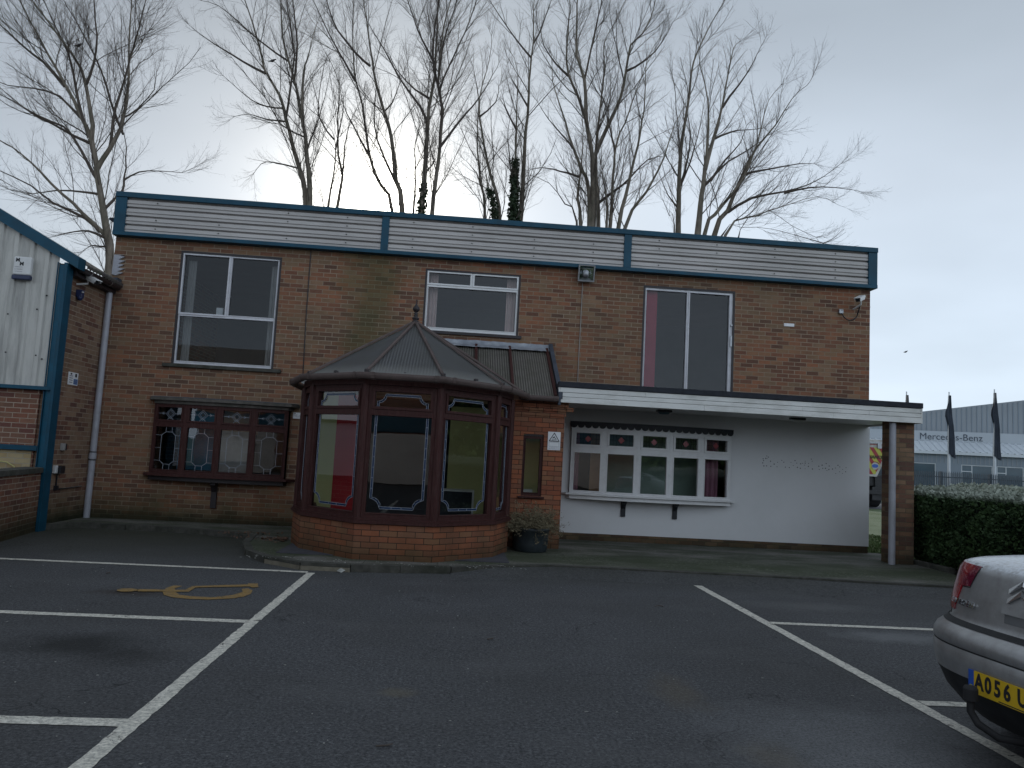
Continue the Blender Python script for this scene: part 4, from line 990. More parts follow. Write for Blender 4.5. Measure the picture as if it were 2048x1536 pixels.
# flood light under the parapet
t=empty('floodlight',(2.155,13.38,4.79),'square glass fronted floodlight fixed under the parapet','floodlight')
Mx=Matrix.Rotation(R(12),4,'X')
m=MB(Mx).mat('metal_grey'); m.plate(-.148,.148,-.145,.15,[(-.125,.125,-.12,.13)],-.05,.0); m.box(-.14,.14,0,.05,-.13,.14); m.box(-.10,-.07,.0,.10,.10,.13); m.box(.07,.10,.0,.10,.10,.13); m.build('housing',t,bevel=.006)
m=MB(Mx).mat('chrome')
rows=[[(sx*.118,-.010,-.11),(sx*.05,-.004,-.02),(sx*.05,-.004,.06),(sx*.118,-.014,.12)] for sx in (-1,1)]; m.grid([[(-.118,-.03,z) for z in (-.11,.12)],[(-.06,-.003,z) for z in (-.07,.08)],[(.06,-.003,z) for z in (-.07,.08)],[(.118,-.03,z) for z in (-.11,.12)]],smooth=False,flip=True); m.build('reflector',t)
m=MB(Mx).mat('metal_grey'); m.lathe([(0,-.06),(.045,-.05),(.058,-.01),(.05,.05),(.03,.08),(0,.085)],(-.01,-.035,-.02),14); m.build('bulb',t)
m=MB(Mx).mat('glass'); m.face([(-.126,-.047,-.121),(.126,-.047,-.121),(.126,-.047,.131),(-.126,-.047,.131)]); m.build('front_glass',t)
m=MB().mat('cable_grey'); m.tube([(2.115,YF-.012,4.66),(2.112,YF-.012,3.9),(2.105,YF-.012,3.2),(2.108,YF-.012,2.68)],.008,6); tag(m.build('wall_cable'),'thin pale cable running down the brick from the floodlight to the canopy','cable')
m=MB().mat('cable_grey'); m.mat('plastic_black').tube([(-2.725,YF-.01,4.88),(-2.72,YF-.01,3.8),(-2.69,YF-.01,2.5),(-2.675,YF-.01,2.0)],.008,6); tag(m.build('wall_cable'),'thin dark cable running down the brick left of the glazed bay','cable')
m=MB().mat('sign_white'); m.box(5.86,6.05,YF-.012,YF-.001,4.10,4.155); tag(m.build('wall_plaque'),'small blank pale brick sized plaque on the upper wall','plaque')
# small white notice between the brown window and the bay
t=empty('wall_sign',(-2.72,YF-.006,1.968),'small white notice with two black screws beside the brown window','sign')
m=MB().mat('sign_white'); m.box(-.085,.085,-.008,.0,-.052,.054); m.build('board',t,bevel=.002)
for x_ in (-.055,.058): m=MB().mat('ink'); m.disc((x_,-.0095,.034),.009); m.build('screw_head',t)
m=MB().mat('ink_faint'); wordline(m,-.072,-.01,.009,.013,-.0092,1); wordline(m,.01,.075,.006,.013,-.0092,2); wordline(m,-.04,.066,-.015,.012,-.0092,3); wordline(m,-.02,.045,-.036,.010,-.0092,4); m.build('print_line',t)
# cctv warning sign
t=empty('cctv_sign',(1.548,LY-.004,1.745),'white warning sign with black triangle and camera symbol on the orange brick','sign')
m=MB().mat('sign_white'); m.box(-.1,.1,-.006,0,-.143,.143); m.build('board',t,bevel=.002)
m=MB().mat('ink'); m.strip([(-.078,-.002),(.078,-.002),(0,.125)],.011,-.0065,.0015,True)
m.prism([(-.030,.050),(-.026,.040),(.006,.052),(.010,.062),(.004,.074)][::-1],-.0085,-.0065,'y'); m.prism([(.006,.052),(.016,.046),(.030,.042),(.030,.034),(.014,.038),(.002,.048)][::-1],-.0085,-.0065,'y'); m.build('symbol',t)
text('CCTV',.028,Matrix.Translation((0,-.0068,.018))@FRONT,'ink',t,'lettering',.0006,.0006)
m=MB().mat('ink_faint'); m.strip([(-.078,-.02),(.078,-.02),(.078,-.085),(-.078,-.085)],.0035,-.0065,.001,True); m.build('border',t)
m=MB().mat('ink_faint'); wordline(m,-.085,.085,-.103,.011,-.0068,5); wordline(m,-.085,.085,-.124,.013,-.0068,6); wordline(m,-.07,.07,-.012,.006,-.0068,7); m.build('print_line',t)
# alarm box on the cladding
t=empty('alarm_box',(-6.665,11.98,3.93),'white burglar alarm box with navy base on the cream cladding','alarm box')
m=MB().mat('plastic_white'); m.box(-.125,.135,-.075,.0,-.135,.145); m.build('cover',t,bevel=.02)
m=MB().mat('plastic_navy'); m.box(-.13,.137,-.079,.0,-.205,-.137); m.build('strobe_base',t,bevel=.012)
text('M',.078,Matrix.Translation((-.060,-.0755,.088))@FRONT,'ink',t,'lettering',.001,.003)
text('M',.078,Matrix.Translation((.0,-.0755,.032))@FRONT,'ink',t,'lettering',.001,.003)
for k in range(3):
    m=MB().mat('ink_faint' if k!=1 else 'ink'); wordline(m,-.095,.02,-.018-.034*k,.014,-.0765,k+9); m.build('print_line',t)
# safety notice, sockets and conduit on the side wall
t=empty('safety_sign',(-6.083,12.60,2.32),'white and blue safety notice on the side wall beside the drainpipe','sign')
m=MB().mat('sign_white'); m.box(-.001,.006,-.155,.155,-.10,.10); m.build('board',t,bevel=.001)
m=MB().mat('ink_blue'); m.box(.0065,.008,.015,.14,-.085,.0); m.build('blue_panel',t)
for k in range(4): m=MB().mat('ink_faint'); m.box(.0065,.0075,-.125,-.02,.035-.034*k,.048-.034*k); m.build('print_line',t)
for k in range(2): m=MB().mat('ink_faint'); m.box(.0085,.0095,.03,.125,-.035-.03*k,-.022-.03*k); m.build('print_line',t)
for q in ((-.10,-.05,.06,.085),(.05,.11,.03,.085)): m=MB().mat('ink'); m.box(.0065,.0075,*q); m.build('symbol',t)
t=empty('outdoor_socket',(-6.083,12.36,.90),'black outdoor socket box with pipe conduit low on the side wall','socket')
m=MB().mat('plastic_white'); m.box(0,.05,-.09,-.02,-.06,.06); m.mat('plastic_black').box(0,.09,-.02,.12,-.065,.055); m.build('box',t,bevel=.008)
m=MB().mat('plastic_black'); m.tube([(.02,.03,-.06),(.02,.03,-.27),(.02,.06,-.30),(.02,.4,-.305),(.02,.85,-.29)],.011,8); m.box(0,.05,.0,.06,-.32,-.25); m.build('conduit',t)
t=empty('wall_switch_box',(-6.083,12.50,1.245),'small cream switch box above the outdoor socket','switch box')
m=MB().mat('curtain_grey'); m.box(0,.05,-.07,-.0,-.055,.055); m.mat('brown_dark').box(0,.045,.001,.055,-.05,.05); m.build('box',t,bevel=.004)
# drain pipes
def drain(loc,h,top,label,knee=False,r=.052):
    t=empty('drainpipe',loc,label,'drainpipe'); m=MB().mat('pipe_grey')
    m.tube([(0,0,0),(0,0,h)],r,16); m.build('pipe',t)
    for z in top:
        m=MB().mat('pipe_grey'); m.tube([(0,0,z),(0,0,z+.09)],r+.009,16); m.build('collar',t)
        m=MB().mat('plastic_black'); m.tube([(0,0,z-.03),(0,0,z-.012)],r+.004,16); m.tube([(0,0,z+.102),(0,0,z+.118)],r+.004,16); m.box(-r-.05,0,r*.2,r+.03,z-.02,z+.0); m.build('clip',t)
    return t
t=drain((-6.02,13.40,.08),3.86,[.98],'tall grey drainpipe in the corner left of the office wall')
m=MB().mat('lead_dark'); m.prism([(-.10,3.86),(.12,3.86),(.15,4.05),(-.14,4.05)],-.09,.08,'y'); m.build('hopper',t,bevel=.01)
drain((7.045,11.975,.08),2.26,[],'grey drainpipe standing against the brick pier under the canopy')
# bulkhead lamps under the canopy
for k,(x,lab) in enumerate(((3.45,'dark bulkhead lamp under the canopy above the white window'),(5.75,'dark bulkhead lamp under the canopy over the bare white wall'))):
    t=empty('bulkhead_lamp',(x,12.62,2.374),lab,'lamp','bulkhead lamps under the canopy')
    m=MB().mat('plastic_black'); m.box(-.13,.13,-.05,.05,-.035,0); m.build('base',t,bevel=.012)
    m=MB().mat('plastic_white' if k else 'far_glass'); rows=[[(x_*.12,y_*.045,z_) for x_,y_ in [(math.cos(2*PI*j/16)*1.0,math.sin(2*PI*j/16)) for j in range(16)]] for z_ in (-.036,)]
    m.lathe([(.0,-.075),(.03,-.07),(.045,-.036)],(0,0,0),16); o=m.build('diffuser',t); o.scale=(2.5,1,1)
# small white box on the upstairs transom, dark overflow pipe stubs at both wall ends
m=MB().mat('plastic_white'); m.box(-4.285,-4.175,YF+.10,YF+.16,3.645,3.775); tag(m.build('tissue_box'),'small white box standing inside the left upstairs window','box')
m=MB().mat('felt'); m.prism([(-6.19,5.17),(-6.055,5.10),(-6.055,5.20),(-6.17,5.20)],13.45,13.6,'y'); o=m.build('roof_outlet',B); o.matrix_parent_inverse=Matrix.Translation((-.7,-13.5,0))
m=MB().mat('lead_dark'); m.prism([(7.487,4.55),(7.56,4.59),(7.487,4.62)],13.6,13.68,'y'); o=m.build('wall_vent',B); o.matrix_parent_inverse=Matrix.Translation((-.7,-13.5,0))
# dark counter inside the bay
t=empty('reception_counter',(0.1,12.3,.09),'dark counter with pale edge behind the right pane of the bay','counter')
m=MB().mat('felt'); m.box(-.35,.22,0,.04,.0,.78); m.build('front_panel',t)
m=MB().mat('plastic_white'); m.box(-.37,.25,-.02,.5,.78,.80); m.box(.22,.25,-.02,.0,0,.78); m.build('worktop',t)
# ---------------------------------------------------------------- planter with dry shrub
t=empty('planter',(1.21,11.62,.08),'round black plastic tub beside the bay','plant pot')
m=MB().mat('pot_plastic'); m.lathe([(0,0),(.235,0),(.25,.02),(.262,.12),(.272,.30),(.285,.31),(.288,.35),(.272,.355),(.262,.33),(.0,.32)],(0,0,0),28); m.build('tub',t)
m=MB().mat('dead_leaf'); m.lathe([(0,.325),(.26,.322)],(0,0,0),16); m.build('soil',t)
def shrub():
    r=random.Random(11); m=MB().mat('dry_plant'); lv=MB().mat('dry_plant')
    for k in range(170):
        a=r.uniform(0,2*PI); rr=r.uniform(0,.2); p=Vector((rr*math.cos(a),rr*math.sin(a),0)); d=Vector((math.cos(a)*r.uniform(.2,1.5),math.sin(a)*r.uniform(.2,1.5),r.uniform(.5,1.3))).normalized()
        pts=[p]; 
        for j in range(6):
            d=(d+Vector((r.uniform(-.35,.35)+.03,r.uniform(-.35,.35),r.uniform(-.45,.12)))).normalized(); p=p+d*r.uniform(.04,.085); pts.append(p)
            for q in range(5):
                e=Vector((r.uniform(-1,1),r.uniform(-1,1),r.uniform(-.5,1))).normalized(); f_=e.orthogonal().normalized(); l=r.uniform(.02,.05); w=r.uniform(.003,.008); c=p+e*.01+Vector((r.uniform(-.03,.03),r.uniform(-.03,.03),r.uniform(-.03,.03)))
                lv.face([c-f_*w,c+f_*w,c+e*l+f_*w*.3,c+e*l-f_*w*.3])
        m.tube(pts,[.004]*5+[.0025,.0015],3,False)
    sh=empty('dry_shrub',(1.21,11.62,.41),'straggly half dead shrub spilling out of the black tub','shrub')
    m.build('stems',sh,auto_uv=False); lv.build('foliage',sh,auto_uv=False)
shrub()
# leaf litter heaped in the corner of the bay, and bits of debris on the asphalt
r=random.Random(4); m=MB().mat('dead_leaf')
for k in range(260):
    u=r.random(); x=-2.36-abs(r.gauss(0,.16))*(1 if r.random()<.8 else 3); y=11.75-abs(r.gauss(0,.18)) if r.random()<.7 else 12.3+r.uniform(-.25,.1); 
    if y>12: x=-2.6-r.random()*.9
    z=.085+r.random()*.03*math.exp(-abs(x+2.4)*2); a=r.uniform(0,PI); l=r.uniform(.015,.035); c=Vector((x,y,z)); e=Vector((math.cos(a),math.sin(a),r.uniform(-.3,.6)))*l; f_=Vector((-math.sin(a),math.cos(a),r.uniform(-.3,.3)))*l*.6
    m.face([c-e,c-f_,c+e,c+f_])
tag(m.build('leaf_litter',auto_uv=False),'brown dead leaves blown against the left foot of the bay','leaves',kind='stuff')
m=MB().mat('litter')
for k in range(240):
    if r.random()<.45: x=r.uniform(-2.5,1.0); y=9.58+.1*abs(x+.8)+r.uniform(-.1,.2); z=.085
    else:
        x=r.uniform(-4.5,3.0); y=r.uniform(2.8,9.3); z=.004
    a=r.uniform(0,PI); l=r.uniform(.0025,.006)*(1.6 if z>.05 else 1); c=Vector((x,y,z+l*.3)); e=Vector((math.cos(a)*l*r.uniform(1,2.2),math.sin(a)*l,0)); f_=Vector((-math.sin(a)*l,math.cos(a)*l,0))
    m.prism([((c-e).x,(c-e).y),((c-f_).x,(c-f_).y),((c+e).x,(c+e).y),((c+f_).x,(c+f_).y)],z,z+l*.6)
tag(m.build('grit_and_litter',auto_uv=False),'scattered pale grit and litter crumbs on the tarmac','litter',kind='stuff')
m=MB().mat('litter'); m.face([(-1.30,9.36,.02),(-1.24,9.33,.004),(-1.20,9.37,.03),(-1.26,9.42,.045)]); tag(m.build('paper_scrap'),'crumpled white paper scrap lying against the kerb under the bay','litter')
r=random.Random(9)
for k,(x,y) in enumerate(((-4.6,5.9),(-3.6,8.6),(.35,6.3),(2.25,8.0),(-.3,4.0))):
    m=MB().mat('twig'); a=r.uniform(0,PI); m.tube([(x,y,.012),(x+.05*math.cos(a),y+.05*math.sin(a),.016),(x+.09*math.cos(a+.5),y+.09*math.sin(a+.5),.008)],[.005,.005,.003],5)
    tag(m.build('fallen_twig',auto_uv=False),['small dark twig lying furthest left on the tarmac','twig lying above the wheelchair marking','twig near the middle of the empty tarmac','twig near the top of the right parking line','twig on the tarmac nearest the camera'][k],'twig')
# ---------------------------------------------------------------- hedge
def cards(name,parent,mat,pts,size,seed,dirs=None,n2=1):
    g=np.random.default_rng(seed); n=len(pts); P=np.asarray(pts,float)
    a=g.normal(size=(n,3)); 
    if dirs is not None: a=a*.8+dirs
    a/=np.linalg.norm(a,axis=1)[:,None]; b=np.cross(a,g.normal(size=(n,3))); b/=np.linalg.norm(b,axis=1)[:,None]
    l=g.uniform(size[0],size[1],n)[:,None]; w=l*g.uniform(.25,.5,n)[:,None]
    V=np.stack([P-b*w*.3,P+a*l*.5-b*w,P+a*l,P+a*l*.5+b*w],1).reshape(-1,3)
    me=bpy.data.meshes.new(name); me.vertices.add(4*n); me.vertices.foreach_set('co',V.ravel()); me.loops.add(4*n); me.loops.foreach_set('vertex_index',np.arange(4*n,dtype=np.int32))
    me.polygons.add(n); me.polygons.foreach_set('loop_start',np.arange(0,4*n,4,dtype=np.int32)); me.polygons.foreach_set('loop_total',np.full(n,4,dtype=np.int32)); me.materials.append(MATS[mat]); me.update(calc_edges=True)
    o=bpy.data.objects.new(name,me); return link(o,parent)
H=empty('hedge',(8.4,6,0),'dense dark green conifer hedge dusted with frost on top right of the pier','hedge')
g=np.random.default_rng(5)
def hedge():
    y0,y1=-4.0,12.75
    n=90000; pts=[];dr=[]
    # face towards the car park, top, and far end face
    k=int(n*.56); y=y1-(y1-y0)*g.random(k)**1.5; z=g.uniform(.10,1.20,k)
    x=7.66+.10*np.sin(y*2.1)*.5+.06*np.sin(z*7+y*3)+.05*np.sin(y*9)+ (z<.35)*(.35-z)*.9 + (z>1.1)*(z-1.1)*.5+g.normal(0,.035,k)
    pts.append(np.c_[x,y,z]); dr.append(np.tile([-.6,-.1,.5],(k,1)))
    k=int(n*.34); y=y1-(y1-y0)*g.random(k)**1.5; x=7.70+1.65*g.random(k); z=1.21+.09*(x-7.7)+.03*np.sin(x*8+y*5)+.025*np.sin(y*3.1)+g.normal(0,.02,k)
    pts.append(np.c_[x,y,z]); dr.append(np.tile([0,0,.9],(k,1)))
    k=n//10; x=g.uniform(7.7,9.3,k); z=g.uniform(.1,1.3,k); pts.append(np.c_[x,y1+g.normal(0,.04,k)+.05*np.sin(x*9),z]); dr.append(np.tile([0,.6,.3],(k,1)))
    return np.concatenate(pts)-np.array([8.4,6,0]),np.concatenate(dr)
P,D_=hedge(); cards('foliage',H,'hedge_leaf',P,(.025,.07),6,D_)
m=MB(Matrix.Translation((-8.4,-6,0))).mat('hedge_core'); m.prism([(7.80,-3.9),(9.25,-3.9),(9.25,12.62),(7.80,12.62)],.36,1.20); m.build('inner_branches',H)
m=MB(Matrix.Translation((-8.4,-6,0))).mat('twig'); r=random.Random(6)
for k in range(46):
    y=12.6-k*.36+r.uniform(-.1,.1); x=8.1+r.uniform(-.1,.3); m.tube([(x,y,0),(x-.05,y+r.uniform(-.1,.1),.25),(x-r.uniform(.0,.3),y+r.uniform(-.25,.25),.6)],[.03,.022,.012],6)
    if k<6: m.tube([(x,y,.02),(x-.2,y+r.uniform(-.1,.4),.14),(x-.42,y+r.uniform(-.1,.6),.26)],[.014,.010,.006],5)
m.build('stem',H)
m=MB().mat('kerb_stone'); 
for k in range(3): m.box(7.50+.0,7.62,11.25+k*.46,11.69+k*.46,.0,.15)
m.box(7.62,7.75,12.60,12.74,.0,.15); o=m.build('bed_edging',bevel=.015); tag(o,'mossy stone edging blocks at the foot of the hedge','edging')
# bare soil under the hedge
sheet('soil',[(7.6,-4),(9.4,-4),(9.4,12.8),(7.6,12.8)],.002,'soil')
r2=np.random.default_rng(8); n=26000; x=r2.uniform(7.5,10.5,n); y=13.0+9*r2.random(n)**1.6
k=(x>7.52)&((y>13.6)|(x>7.8)); x,y=x[k],y[k]
o=cards('grass_tufts',None,'grass_blade',np.c_[x,y,np.full(len(x),-.03)],(.03,.07),9,np.tile([0,0,1.6],(len(x),1))); tag(o,'frosty grass on the lawn seen past the brick pier','grass',kind='stuff')
# ---------------------------------------------------------------- far background: showroom, fence, flags, truck
G_=frameM(30,48,R(-22))
SH=empty('car_showroom',(30,48,0),'grey clad car showroom with lean-to front roof and lettered band in the distance','building',rz=R(-22))
m=MB().mat('far_wall'); m.prism([(-9,0),(24,0),(24,6.6),(13,7.9),(-9,4.45)],2.5,22,'y'); m.build('gable_wall',SH)
m=MB().mat('far_wall_dark'); x=-9
while x<24: m.box(x,x+.05,2.47,2.499,4.62,4.5+.157*(min(x,13)+9)-.12-max(0,x-13)*.118); x+=.30
m.build('gable_cladding',SH)
m=MB().mat('far_sign'); m.box(-9,24,2.40,2.46,3.98,4.66); m.build('sign_band',SH)
m=MB().mat('far_roof'); x=-9; prof=[]
while x<24: prof+=[(x,0),(x+.22,0),(x+.26,.05),(x+.34,.05),(x+.38,0)]; x+=.38
m.grid([[(a,-.25,3.22+h) for a,h in prof],[(a,2.44,3.98+h) for a,h in prof]],smooth=False); m.box(-9,24,-.30,-.2,3.05,3.24); m.build('lean_to_roof',SH)
m=MB().mat('far_wall_dark'); wins=[(-1.4,1.0),(2.45,4.2),(4.42,5.9),(6.3,8),(-4.2,-2)]
m.plate(-9,24,0,3.2,[(a,b,.9,2.45) for a,b in wins],0,.15,back=False); x=-9
m.mat('far_wall')
while x<24: 
    m.box(x,x+.05,-.02,-.001,2.5,3.2); x+=.25
m.build('front_wall',SH)
for a,b in wins:
    w=MB().mat('pole_paint'); w.plate(a,b,.9,2.45,[(a+.05,a+.05+(b-a)*.3,2.05,2.4),(a+.05,a+.05+(b-a)*.3,.95,2.0),(a+.1+(b-a)*.3,b-.05,.95,2.4)],.02,.1); o=w.build('window',SH)
    w=MB().mat('far_glass'); w.face([(a,.06,.9),(b,.06,.9),(b,.06,2.45),(a,.06,2.45)]); w.build('pane',o)
text('Mercedes-Benz',.62,Matrix.Translation((2.35,2.385,4.27))@FRONT,'ink_grey',SH,'lettering',.01,-.002,sx=.98)
m=MB().mat('lead_dark'); m.box(9.9,10.6,-.4,-.3,2.55,2.75); m.build('wall_lamp',SH)
# palisade fence
F=empty('palisade_fence',(26,38,0),'grey steel palisade fence in front of the showroom','fence')
m=MB().mat('steel_fence')
for k in range(170):
    x=-9+k*.11; m.box(x,x+.055,0,.02,.05,1.80); m.face([(x,0,1.80),(x+.055,0,1.80),(x+.0275,0,1.90)])
m.build('pales',F)
m=MB().mat('steel_fence'); m.box(-9,9.7,.025,.06,1.55,1.60); m.box(-9,9.7,.025,.06,.35,.4); m.build('rail',F)
for k in range(8): m=MB().mat('steel_fence'); m.box(-9+k*2.65,-8.92+k*2.65,.03,.12,0,1.85); m.build('post',F)
for k,(x,h,lab) in enumerate(((24.3,6.05,'flagpole with limp dark flag showing just above the canopy end'),(26.72,6.17,'flagpole with limp dark flag standing before the showroom lettering'),(29.32,6.47,'flagpole with limp dark flag furthest right before the showroom'))):
    t=empty('flagpole',(x,40,0),lab,'flagpole','flagpoles in front of the showroom')
    m=MB().mat('pole_paint'); m.tube([(0,0,0),(0,0,2.9),(0,0,h)],[.085,.07,.03],10); m.lathe([(0,.06),(.04,.03),(.04,0)],(0,0,h),8); m.build('pole',t)
    m=MB().mat('flag_cloth'); rows=[]; r=random.Random(k); ph=r.uniform(0,6)
    for j in range(15):
        u=j/14; z=h-.15-u*(h-.15-2.85); wl=-.03-.16*math.exp(-((u-.33)/.12)**2)-.04*u; wr=.03+.36*u**1.1-.06*math.sin(7*u+k)*u
        rows.append([(wl+(wr-wl)*q/9,-.10+.05*math.sin(q*2.1+u*2+ph),z-.25*(q/9)*u*u) for q in range(10)])
    m.grid(rows); rows=[[(p[0],p[1]+.10,p[2]) for p in rr] for rr in rows]; m.grid(rows,flip=True); m.build('flag',t)
# maintenance truck
T=empty('maintenance_truck',(18.55,34,0),'white maintenance lorry with red and yellow chevron tail seen through the gap','truck')
body=[(-1.25,2.6),(-.7,1.42),(.72,1.42),(1.28,2.62),(1.28,2.98),(.9,3.10),(-.9,3.10),(-1.25,2.98)]
m=MB().mat('truck_white'); m.prism(body,0,5.2,'y'); m.build('hopper',T,bevel=.02)
m=MB().mat('truck_red'); m.box(-1.15,1.2,-.02,-.001,2.86,2.89); m.mat('metal_grey').box(-1.29,1.32,-.05,.02,2.93,2.99); m.box(.72,.9,-.06,.0,2.7,3.0); m.build('trim',T)
trap=[(-1.13,2.62),(-.63,1.52),(.64,1.52),(1.13,2.55),(1.13,2.74),(-1.13,2.74)]
def clip(poly,cl):
    out=poly
    for i in range(len(cl)):
        a,b=cl[i],cl[(i+1)%len(cl)]; inp=out; out=[]
        side=lambda p:(b[0]-a[0])*(p[1]-a[1])-(b[1]-a[1])*(p[0]-a[0])
        for j in range(len(inp)):
            p,q=inp[j],inp[(j+1)%len(inp)]; sp,sq=side(p),side(q)
            if sp>=0: out.append(p)
            if sp*sq<0: tt=sp/(sp-sq); out.append((p[0]+(q[0]-p[0])*tt,p[1]+(q[1]-p[1])*tt))
        if not out: return []
    return out
m=MB().mat('truck_yellow'); m.face([(p[0],-.012,p[1]) for p in trap]); m.mat('truck_red')
for k in range(-7,12):
    x=k*.42; q=clip([(x,1.4),(x+.20,1.4),(x-.95+.20,2.8),(x-.95,2.8)],trap)
    if len(q)>2: m.face([(p[0],-.018,p[1]) for p in q])
m.build('chevron_panel',T)
text('MAINTENANCE',.20,Matrix.Translation((.28,-.03,2.30))@FRONT,'truck_dark',T,'lettering',.004,.004)
m=MB().mat('truck_white'); m.disc((.62,-.024,1.90),.17,n=20); m.mat('plate_blue').face([(.62+.15*math.cos(a),-.03,1.90+.085*math.sin(a)) for a in [2*PI*j/16 for j in range(16)]]); m.mat('truck_red').strip([(.62+.2*math.cos(a),1.93+.15*math.sin(a)) for a in [PI*.15+PI*.7*j/6 for j in range(7)]],.03,-.026); m.build('emblem',T)
m=MB().mat('truck_dark'); m.box(-1.0,1.0,.1,7.2,1.0,1.38); m.box(-1.15,1.15,-.1,.1,.62,.8); m.prism([(.62,1.4),(.95,1.5),(1.02,.9),(.8,.7),(.66,.9)],.0,.3,'y'); m.box(.5,1.2,-.02,.02,.35,.95); m.box(-1.2,-.5,-.02,.02,.35,.95); m.build('chassis',T)
for x in (-1.12,.62):
    for y in (.8,2.1,6.2): m=MB().mat('rubber'); m.tube([(x,y,.5),(x+.5,y,.5)],.5,20); w=m.build('wheel',T); m=MB().mat('metal_grey'); m.tube([(x-.01,y,.5),(x+.51,y,.5)],.24,14); m.build('rim',w)
m=MB().mat('truck_white'); m.box(-1.2,1.2,5.5,7.3,1.0,2.9); m.build('cab',T,bevel=.08)
m=MB().mat('pole_paint'); m.tube([(18.42,36.4,0),(18.42,36.4,4.6)],.07,8); m.box(18.3,18.54,36.3,36.5,3.0,4.2); tag(m.build('lamp_column'),'pale post standing beyond the lorry at the wall end','post')
# ---------------------------------------------------------------- car
def car():
    t=empty('parked_car',(2.765,3.67,0),'silver hatchback with frosted boot parked tail out at the right edge','car',rz=math.atan2(.09,.995))
    n=3.6
    lv=[(.20,.20,4.55,.78),(.26,.13,4.62,.83),(.34,.06,4.68,.86),(.42,.025,4.70,.875),(.445,.012,4.72,.885),(.50,.0,4.73,.892),(.575,-.004,4.73,.895),(.583,.004,4.73,.893),(.591,.004,4.73,.893),(.598,-.002,4.72,.896),(.635,.0,4.72,.896),(.665,.02,4.70,.893),(.685,.055,4.68,.888),(.70,.085,4.62,.886),(.71,.10,4.60,.885),(.74,.11,4.45,.885),(.80,.115,4.1,.884),(.86,.13,3.8,.88),(.92,.145,3.6,.874),(.97,.158,3.5,.868),(1.005,.172,3.42,.86),(1.02,.195,3.38,.85)]
    def pl(xr,xf,w,N=64,inset=0):
        L=.95; out=[]
        for j in range(N):
            a=2*PI*j/N; c,s=math.cos(a),math.sin(a)
            y=math.copysign(abs(s)**(2/n),s)*w
            cx=abs(c)**(2/n)
            x=(xr+L*(1-cx)) if c>0 else (xf-1.1*(1-cx))
            out.append((x,y))
        return out
    def srf(z,a):
        for i in range(len(lv)-1):
            if lv[i][0]<=z<=lv[i+1][0]: break
        u=(z-lv[i][0])/(lv[i+1][0]-lv[i][0]); xr,xf,w=[lv[i][k]+(lv[i+1][k]-lv[i][k])*u for k in (1,2,3)]
        c,s=math.cos(a),math.sin(a); return Vector((xr+.95*(1-abs(c)**(2/n)),math.copysign(abs(s)**(2/n),s)*w,z))
    def rings(z0,z1): return [[(x,y,z) for x,y in pl(xr,xf,w)] for z,xr,xf,w in lv if z0<=z<=z1]
    m=MB().mat('valance'); m.grid(rings(.19,.446),True,True); m.face(rings(.19,.21)[0]); m.build('valance',t,auto_uv=False)
    m=MB().mat('car_silver'); m.grid(rings(.444,.686),True,True); bp=m.build('bumper',t,auto_uv=False)
    m=MB().mat('valance'); m.grid([[(p[0],p[1],z) for p in pl(.003,4.73,.8935)] for z in (.583,.591)],True)
    # bright moulded lip on the shelf below the boot lid
    m.mat('valance'); rr=[]
    for z,d in ((.690,.0),(.712,.0)): rr.append([tuple(srf(z,a)+Vector((-.006,0,0))) for a in [R(-63)+R(126)*j/40 for j in range(41)]])
    m.grid(rr); m.build('dark_strip',bp,auto_uv=False)
    m=MB().mat('car_silver'); up=rings(.684,1.03)
    # boot top and shoulders close inwards under the cabin
    for z,dx,dw in ((1.034,.04,.035),(1.050,.14,.10),(1.068,.30,.17),(1.08,.45,.24)):
        up.append([(x,y,z+.0) for x,y in pl(.195+dx,3.38-dx*1.5,.85-dw)])
    m.grid(up,True,True); m.face(up[-1][::-1]); bd=m.build('body',t,auto_uv=False)
    # cabin
    cab=[(1.05,.78,3.30,.70),(1.12,.86,3.1,.73),(1.25,.98,2.75,.71),(1.38,1.35,2.45,.64),(1.45,1.75,2.15,.56)]
    cr_=[[(x,y,z) for x,y in pl(xr,xf,w)] for z,xr,xf,w in cab[:4]]
    m=MB().mat('car_glass'); m.grid(cr_,True,True); m.build('windows',t,auto_uv=False)
    m=MB().mat('car_silver'); top=[[(x,y,z) for x,y in pl(xr,xf,w)] for z,xr,xf,w in ((1.375,1.33,2.47,.65),(1.41,1.45,2.35,.63),(1.44,1.7,2.15,.57),(1.455,1.95,2.0,.3))]; m.grid(top,True,True); m.face(top[-1][::-1])
    for sg in (-1,1):
        for xs in ((1.02,1.14,1.50,1.62),(1.75,1.85,1.85,1.93),(3.1,2.98,2.42,2.50)):
            m.face([(xs[0],sg*.785,1.06),(xs[1],sg*.795,1.06),(xs[3],sg*.655,1.38),(xs[2],sg*.645,1.38)])
    m.build('roof',t,auto_uv=False)
    # boot lid: shut line, badge, handle, lettering
    def spt(y,z,d=.004):
        lo,hi=-PI/2+.001,PI/2-.001
        for _ in range(40):
            mid=(lo+hi)/2
            if srf(z,mid).y<y: lo=mid
            else: hi=mid
        p=srf(z,lo); e=.01; q=srf(z,lo+e) if lo<PI/2-.02 else srf(z,lo-e); tan=(q-p).normalized() if lo<PI/2-.02 else (p-q).normalized()
        q2=srf(min(z+.01,1.0),lo); up_=(q2-srf(z,lo)).normalized() if z<.995 else Vector((0,0,1)); nn=tan.cross(up_).normalized()
        if nn.dot(p-Vector((1.1,0,z)))<0: nn=-nn
        return p+nn*d
